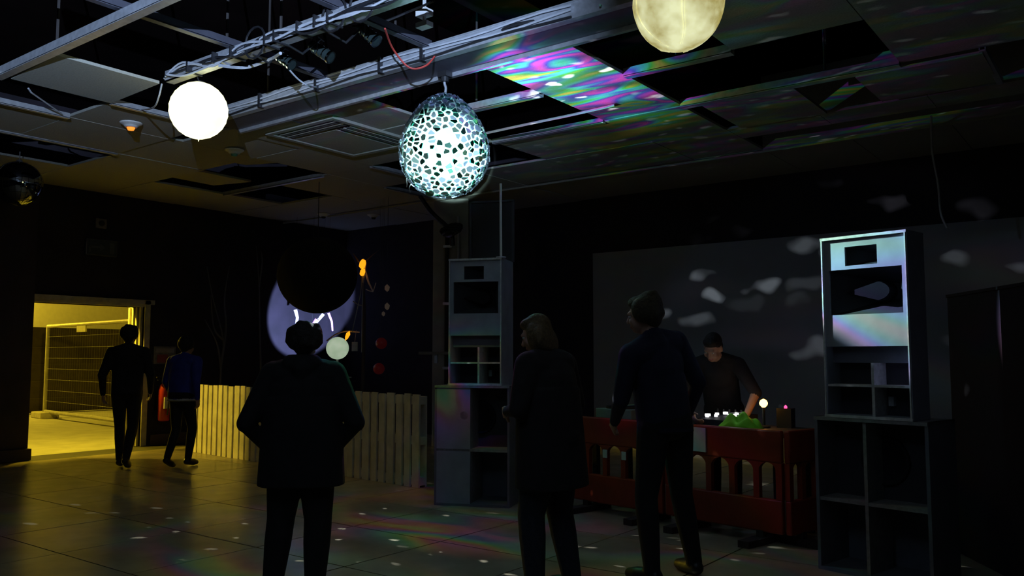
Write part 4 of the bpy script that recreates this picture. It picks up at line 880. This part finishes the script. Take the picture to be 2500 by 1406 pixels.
def prim_dist(p, P_):
    if p[0] == 'e':
        R = np.array(p[3]); q = (P_ - np.array(p[1])) @ R; r = np.array(p[2])
        return (np.sqrt(((q / r) ** 2).sum(1)) - 1) * r.min()
    a, b = np.array(p[1]), np.array(p[2]); d = b - a
    if p[0] == 'f':
        t0 = (P_[:, 2] - a[2]) / (b[2] - a[2]); t = np.clip(t0, 0, 1); c = a + t[:, None] * d; q = P_ - c
        rx = p[3][0] + (p[4][0] - p[3][0]) * t; ry = p[3][1] + (p[4][1] - p[3][1]) * t
        rad = (np.sqrt((q[:, 0] / rx) ** 2 + (q[:, 1] / ry) ** 2) - 1) * np.minimum(rx, ry); ax = np.maximum(t0 - 1, -t0) * abs(d[2])
        return np.maximum(rad, ax)
    t = np.clip(((P_ - a) @ d) / max(1e-9, d @ d), 0, 1)
    return np.linalg.norm(P_ - (a + t[:, None] * d), axis=1) - (p[3] + (p[4] - p[3]) * t)
def blob(name, prims, mats, parent, voxel=0.008, iters=4):
    mb = MB()
    for p in prims: prim_mesh(mb, p)
    o = mb.build('tmp_' + name, None)
    r = o.modifiers.new('r', 'REMESH'); r.mode = 'VOXEL'; r.voxel_size = voxel
    s = o.modifiers.new('s', 'SMOOTH'); s.iterations = iters; s.factor = 0.5
    dg = bpy.context.evaluated_depsgraph_get(); dg.update()
    me = bpy.data.meshes.new_from_object(o.evaluated_get(dg)); me.name = name
    bpy.data.objects.remove(o, do_unlink=True)
    tags = list(mats.keys()); me.materials.clear()
    for t in tags: me.materials.append(mats[t])
    n = len(me.polygons); cen = np.empty(n * 3); me.polygons.foreach_get('center', cen); cen = cen.reshape(-1, 3)
    D = np.stack([prim_dist(p, cen) for p in prims], 1); idx = D.argmin(1)
    pt = np.array([tags.index(p[-1]) for p in prims]); me.polygons.foreach_set('material_index', pt[idx].astype(np.int32))
    me.polygons.foreach_set('use_smooth', np.ones(n, dtype=bool)); me.update()
    ob = bpy.data.objects.new(name, me); ob.parent = parent; COL.objects.link(ob); return ob

J0 = dict(hipL=(-.09, 0, .93), hipR=(.09, 0, .93), kneeL=(-.095, .02, .50), kneeR=(.095, .02, .50), ankL=(-.095, -.02, .085), ankR=(.095, -.02, .085), toeL=(-.12, .15, .035), toeR=(.12, .15, .035),
          shL=(-.185, 0, 1.42), shR=(.185, 0, 1.42), elL=(-.25, -.04, 1.14), elR=(.25, -.04, 1.14), wrL=(-.24, .06, .90), wrR=(.24, .06, .90))
def person(label, loc, yaw, H, cols, pose=None, lean=0.0, bend=0.0, bulk=1.0, head=(0, 0), hair='short', coat=0.0, hemcol=None, legs=1.0, hood=False, tilt=0.0, sleeves='long', gloves=False, wide_hair=1.0, grip=0.7):
    e = tag(empty('person', loc, yaw), label, 'person'); s = H / 1.75
    J = {k: Vector(v) for k, v in J0.items()}
    for k, v in (pose or {}).items():
        if k != 'abs_arms': J[k] = Vector(v)
    Rl = Matrix.Rotation(-tilt, 3, 'Y') @ Matrix.Rotation(-lean, 3, 'X'); piv = Vector((0, 0, .97))
    def up(v): return piv + Rl @ (Vector(v) - piv)
    for k in ('shL', 'shR'): J[k] = up(J[k])
    if not (pose and pose.get('abs_arms')):
        for k in ('elL', 'elR', 'wrL', 'wrR'): J[k] = up(J[k])
    pr = []
    tb_ = bulk
    pr += [ell(up((0, 0, 1.30)), (.165 * tb_, .115 * tb_, .20), 'top', Rl), ell(up((0, 0.005, 1.10)), (.15 * tb_, .108 * tb_, .18), 'top', Rl), ell((0, -.01, .96), (.165 * (1 + (tb_ - 1) * .6), .12 * tb_, .12), 'bottom' if not coat else 'top')]
    pr += [rcone(up((-.12, -.01, 1.42)), up((.12, -.01, 1.42)), .075 * tb_, .075 * tb_, 'top')]
    neck0, neck1 = up((0, -.015, 1.44)), up((0, .015, 1.56))
    pr += [rcone(neck0, neck1, .058, .052, 'skin'), rcone(up((0, -.02, 1.45)), up((0, -.012, 1.495)), .085, .066, 'top')]
    for q in (-1, 1): pr += [rcone(up((0.03 * q, -.02, 1.50)), up((.15 * q, -.01, 1.435)), .045, .06 * tb_, 'top')]
    if coat:
        pr += [frus(up((0, 0, 1.28)), (0, 0, coat), (.165 * tb_, .115 * tb_), (.185 * tb_, .135 * tb_), 'top')]
    else:
        pr += [frus(up((0, 0, 1.26)), (0, -.004, .90), (.155 * tb_, .108 * tb_), (.158 * (1 + (tb_ - 1) * .7), .122 * tb_), 'top')]
    if hood: pr += [rcone(up((-.07, -.07, 1.50)), up((.07, -.07, 1.50)), .06, .06, 'top'), rcone(up((0, -.10, 1.46)), up((0, -.11, 1.38)), .07, .04, 'top')]
    if hemcol: pr += [frus((0, -.004, .915), (0, -.004, .893), (.165 * (1 + (tb_ - 1) * .7), .128 * tb_), (.165 * (1 + (tb_ - 1) * .7), .128 * tb_), 'hem')]
    # head
    hyaw, hpit = head; Rh = Rl @ Matrix.Rotation(hyaw, 3, 'Z') @ Matrix.Rotation(-hpit, 3, 'X'); hb = up((0, .02, 1.555)); hc_ = hb + Rh @ Vector((0, .015, .085))
    def hp(x, y, z): return hc_ + Rh @ Vector((x, y, z))
    pr += [ell(hp(0, -.012, .018), (.074, .093, .092), 'skin', Rh), ell(hp(0, .022, -.04), (.060, .070, .078), 'skin', Rh), ell(hp(0, .045, -.092), (.040, .042, .028), 'skin', Rh),
           rcone(hp(0, .086, .0), hp(0, .108, -.042), .009, .015, 'skin'), rcone(hp(-.035, .080, .012), hp(.035, .080, .012), .014, .014, 'skin'), rcone(hp(-.02, .088, -.074), hp(.02, .088, -.074), .009, .009, 'lip')]
    for q in (-1, 1): pr += [ell(hp(.076 * q, -.008, -.02), (.012, .022, .033), 'skin', Rh), rcone(hp(.04 * q, .065, -.035), hp(.045 * q, .05, -.06), .022, .02, 'skin')]
    # legs
    for q in 'LR':
        h, k, a, t = J['hip' + q], J['knee' + q], J['ank' + q], J['toe' + q]
        pr += [rcone(h, k, .098 * legs, .064 * legs, 'bottom'), rcone(k, k.lerp(a, .35), .064 * legs, .062 * legs, 'bottom'), rcone(k.lerp(a, .35), a, .062 * legs, .046 * legs, 'bottom'), rcone(a + (a - t).normalized() * .03 + Vector((0, 0, -.04)), t.lerp(a, .35) + Vector((0, 0, -.012)), .043, .046, 'shoe'), rcone(t.lerp(a, .35) + Vector((0, 0, -.012)), t, .046, .034, 'shoe')]
    # arms and hands
    for q, sg_ in (('L', -1), ('R', 1)):
        S_, E_, W_ = J['sh' + q], J['el' + q], J['wr' + q]
        fore = 'skin' if sleeves == 'short' else 'top'
        pr += [rcone(S_, E_, .066 * tb_, .050 * (tb_ * .5 + .5), 'top'), rcone(E_, W_, .047 * (tb_ * .5 + .5) if fore == 'top' else .042, .034 if fore == 'top' else .028, fore)]
        d = (W_ - E_).normalized(); inw = Vector((-sg_, 0, 0)); inw = (inw - d * inw.dot(d)).normalized(); ac = d.cross(inw).normalized()
        if ac.y < 0 and abs(ac.y) > .2: ac = -ac
        hcol = 'glove' if gloves else 'skin'
        kn_ = W_ + d * .095
        R3 = Matrix((ac, inw, d)).transposed()
        pr += [ell(W_ + d * .05, (.041, .017, .055), hcol, R3), rcone(W_, W_ + d * .03, .026, .024, hcol)]
        for f, (off, ln) in enumerate(((.032, .070), (.011, .079), (-.010, .074), (-.030, .058))):
            b0 = W_ + d * .088 + ac * off; c1 = b0 + (d * math.cos(grip * .5) + inw * math.sin(grip * .5)) * ln * .55; c2 = c1 + (d * math.cos(grip * 1.5) + inw * math.sin(grip * 1.5)) * ln * .5
            pr += [rcone(b0, c1, .0105, .0095, hcol), rcone(c1, c2, .0095, .008, hcol)]
        t0 = W_ + d * .03 + ac * .03; t1 = t0 + (d * .6 + ac * .65 + inw * .35).normalized() * .045; t2 = t1 + (d * .85 + ac * .1 + inw * .5).normalized() * .032
        pr += [rcone(t0, t1, .015, .012, hcol), rcone(t1, t2, .012, .009, hcol)]
    sc_pr = []
    for p in pr:
        if p[0] == 'f': sc_pr.append(('f', p[1] * s, p[2] * s, tuple(x * s for x in p[3]), tuple(x * s for x in p[4]), p[5]))
        elif p[0] == 'e': sc_pr.append(('e', p[1] * s, p[2] * s, p[3], p[4]))
        else: sc_pr.append(('c', p[1] * s, p[2] * s, p[3] * s, p[4] * s, p[5]))
    used = {p[-1] for p in sc_pr}
    blob('body', sc_pr, {k: v for k, v in cols.items() if k in used}, e)
    # hair
    hr = [ell(hp(0, -.022, .034) * s, Vector((.080, .096, .092)) * s, 'hair', Rh), ell(hp(0, .03, .075) * s, Vector((.066, .058, .040)) * s, 'hair', Rh), ell(hp(0, -.06, -.02) * s, Vector((.070, .055, .075)) * s, 'hair', Rh)]
    if hair == 'bob':
        hr += [ell(hp(q * .055, -.02, -.05) * s, Vector((.048 * wide_hair, .07, .12)) * s, 'hair', Rh) for q in (-1, 1)] + [ell(hp(0, -.05, -.06) * s, Vector((.10 * wide_hair, .06, .11)) * s, 'hair', Rh)]
    if hair == 'bushy':
        hr += [ell(hp(q * .06, -.03, .03) * s, Vector((.055 * wide_hair, .08, .085)) * s, 'hair', Rh) for q in (-1, 1)] + [ell(hp(0, -.05, .05) * s, Vector((.09, .08, .09)) * s, 'hair', Rh)]
        rh = random.Random(5)
        for k in range(26):
            a_ = rh.uniform(0, 6.28); zz = rh.uniform(-.03, .12); rr_ = .088 * wide_hair * math.sqrt(max(.1, 1 - (max(0, zz - .03) / .115) ** 2)); hr.append(ell(hp(rr_ * math.cos(a_), -.03 - .85 * rr_ * abs(math.sin(a_)), zz) * s, Vector((.028, .028, .028)) * s, 'hair', Rh))
    blob('hair', hr, {'hair': cols['hair']}, e, voxel=0.009, iters=6)
    for q in (-1, 1):
        M = Matrix.Translation(hp(.031 * q, .076, -.004) * s)
        ey = sphere_mb(0.0125 * s, 12, 8, 1, M).build('eye', mat('eye_white', (0.6, 0.6, 0.58), 0.3), e, smooth=True)
        M2 = Matrix.Translation(hp(.031 * q, .0865, -.004) * s); sphere_mb(0.0045 * s, 8, 6, 1, M2).build('iris', mat('eye_dark', (0.02, 0.015, 0.01), 0.2), ey, smooth=True)
    return e
SKIN = mat('skin', (0.42, 0.24, 0.17), 0.55, var=0.08, scale=20); LIP = mat('lip_skin', (0.38, 0.16, 0.13), 0.5)
BLK = mat('black_cloth', (0.010, 0.009, 0.011), 0.9, var=0.25, scale=15, bump=0.2); BLK2 = mat('charcoal_cloth', (0.014, 0.012, 0.014), 0.9, var=0.25, scale=15, bump=0.2)
NAVY = mat('navy_cloth', (0.010, 0.011, 0.035), 0.85, var=0.2, scale=12, bump=0.2); BLUE = mat('blue_jacket_cloth', (0.02, 0.03, 0.30), 0.7, var=0.2, scale=12, bump=0.15)
DENIM = mat('dark_denim', (0.018, 0.022, 0.035), 0.9, var=0.3, scale=40, bump=0.2); SHOE = mat('black_shoe', (0.012, 0.01, 0.01), 0.45)
HAIRD = mat('dark_hair', (0.010, 0.007, 0.006), 0.7, var=0.4, scale=60, bump=0.5); HAIRB = mat('light_brown_hair', (0.11, 0.075, 0.035), 0.7, var=0.4, scale=60, bump=0.5); HAIRS = mat('sandy_hair', (0.05, 0.04, 0.02), 0.75, var=0.4, scale=60, bump=0.5)
HEM = mat('white_hem_cloth', (0.45, 0.45, 0.5), 0.8)
def cols(top, bottom, hair): return dict(skin=SKIN, lip=LIP, top=top, bottom=bottom, shoe=SHOE, hem=HEM, glove=BLK, hair=hair)
VYAW = YAW   # facing away from the viewer along the view direction
p1 = atz(303, 1142, 0); p2 = atz(440, 1140, 0)
walk = dict(kneeL=(-.085, .10, .51), ankL=(-.06, .03, .10), toeL=(-.07, .20, .04), kneeR=(.08, .0, .50), ankR=(.05, -.20, .13), toeR=(.06, -.05, .035), elL=(-.27, -.10, 1.15), wrL=(-.27, -.02, .92), elR=(.27, .0, 1.14), wrR=(.25, .16, .93))
person('person in a black jacket walking away towards the lit doorway', (p1.x, p1.y, 0), VYAW + 0.25, 1.78, cols(BLK, BLK2, HAIRD), walk, bulk=1.2, hair='bushy', wide_hair=.95, hood=False)
walk2 = dict(kneeR=(.085, .12, .52), ankR=(.06, .08, .10), toeR=(.07, .25, .04), kneeL=(-.08, .0, .50), ankL=(-.05, -.22, .14), toeL=(-.06, -.07, .035), elL=(-.27, .0, 1.15), wrL=(-.25, .15, .92), elR=(.27, -.10, 1.14), wrR=(.27, -.05, .93))
person('person in a blue jacket with a white hem walking by the pallets', (p2.x, p2.y, 0), VYAW - 0.25, 1.64, cols(BLUE, BLK2, HAIRD), walk2, bulk=1.3, hair='bushy', wide_hair=.9, hemcol=True, lean=0.05)
p3 = atD(742, 870, 5.0)
pocket = dict(elL=(-.345, -.06, 1.12), wrL=(-.22, .08, .93), elR=(.345, -.06, 1.12), wrR=(.20, .08, .93), kneeL=(-.13, .03, .5), ankL=(-.17, .0, .085), toeL=(-.21, .16, .035), kneeR=(.11, .0, .5), ankR=(.10, -.03, .085), toeR=(.12, .14, .035))
person('person in a wide dark coat standing with their back to us, nearest on the left', (p3.x, p3.y, 0), VYAW + 0.1, 1.585, cols(BLK, BLK2, HAIRD), pocket, bulk=1.5, coat=.72, legs=1.4, hair='bushy', wide_hair=1.1, hood=True)
p4 = atD(1348, 870, 5.1)
person('dancer with light brown hair in dark clothes left of the desk', (p4.x, p4.y, 0), VYAW + 0.9, 1.66, cols(BLK2, DENIM, HAIRB), dict(elL=(-.30, .02, 1.16), wrL=(-.16, .22, 1.15), elR=(.30, .0, 1.16), wrR=(.22, .2, 1.06), kneeL=(-.12, .08, .5), ankL=(-.16, .02, .085), toeL=(-.19, .18, .035), kneeR=(.10, .02, .5), ankR=(.12, -.06, .085), toeR=(.14, .11, .035)), bulk=1.42, coat=.66, legs=1.35, hair='bob', wide_hair=1.7, lean=0.1, head=(0.3, 0.25))
p5 = atD(1622, 870, 5.4)
person('tall dancer in a navy jacket standing in front of the desk', (p5.x, p5.y, 0), VYAW + 0.55, 1.80, cols(NAVY, BLK, HAIRS), dict(elL=(-.27, .06, 1.16), wrL=(-.22, .22, 1.0), elR=(.28, -.04, 1.14), wrR=(.25, .08, .92), kneeL=(-.12, .05, .5), ankL=(-.14, -.02, .085), toeL=(-.17, .15, .035), kneeR=(.16, .04, .5), ankR=(.22, .0, .085), toeR=(.25, .17, .035)), bulk=1.15, hair='bushy', wide_hair=1.0, head=(0.5, 0.0), lean=-0.03, tilt=0.22, legs=1.1)
p6 = atD(1765, 870, 7.75)
# disc jockey leaning over the desk, facing the hall
fy = math.atan2(-1, 0)
person('disc jockey in a black short sleeved shirt leaning over the desk', (p6.x, p6.y, 0), VYAW + math.pi - 0.45, 1.73, cols(BLK2, BLK, HAIRD), dict(abs_arms=True, elR=(.27, .52, 1.10), wrR=(.14, .66, .93), elL=(-.36, .40, 1.10), wrL=(-.30, .52, .92)), sleeves='short', lean=0.60, bulk=1.08, head=(-0.2, 0.05), hair='short', grip=0.9)
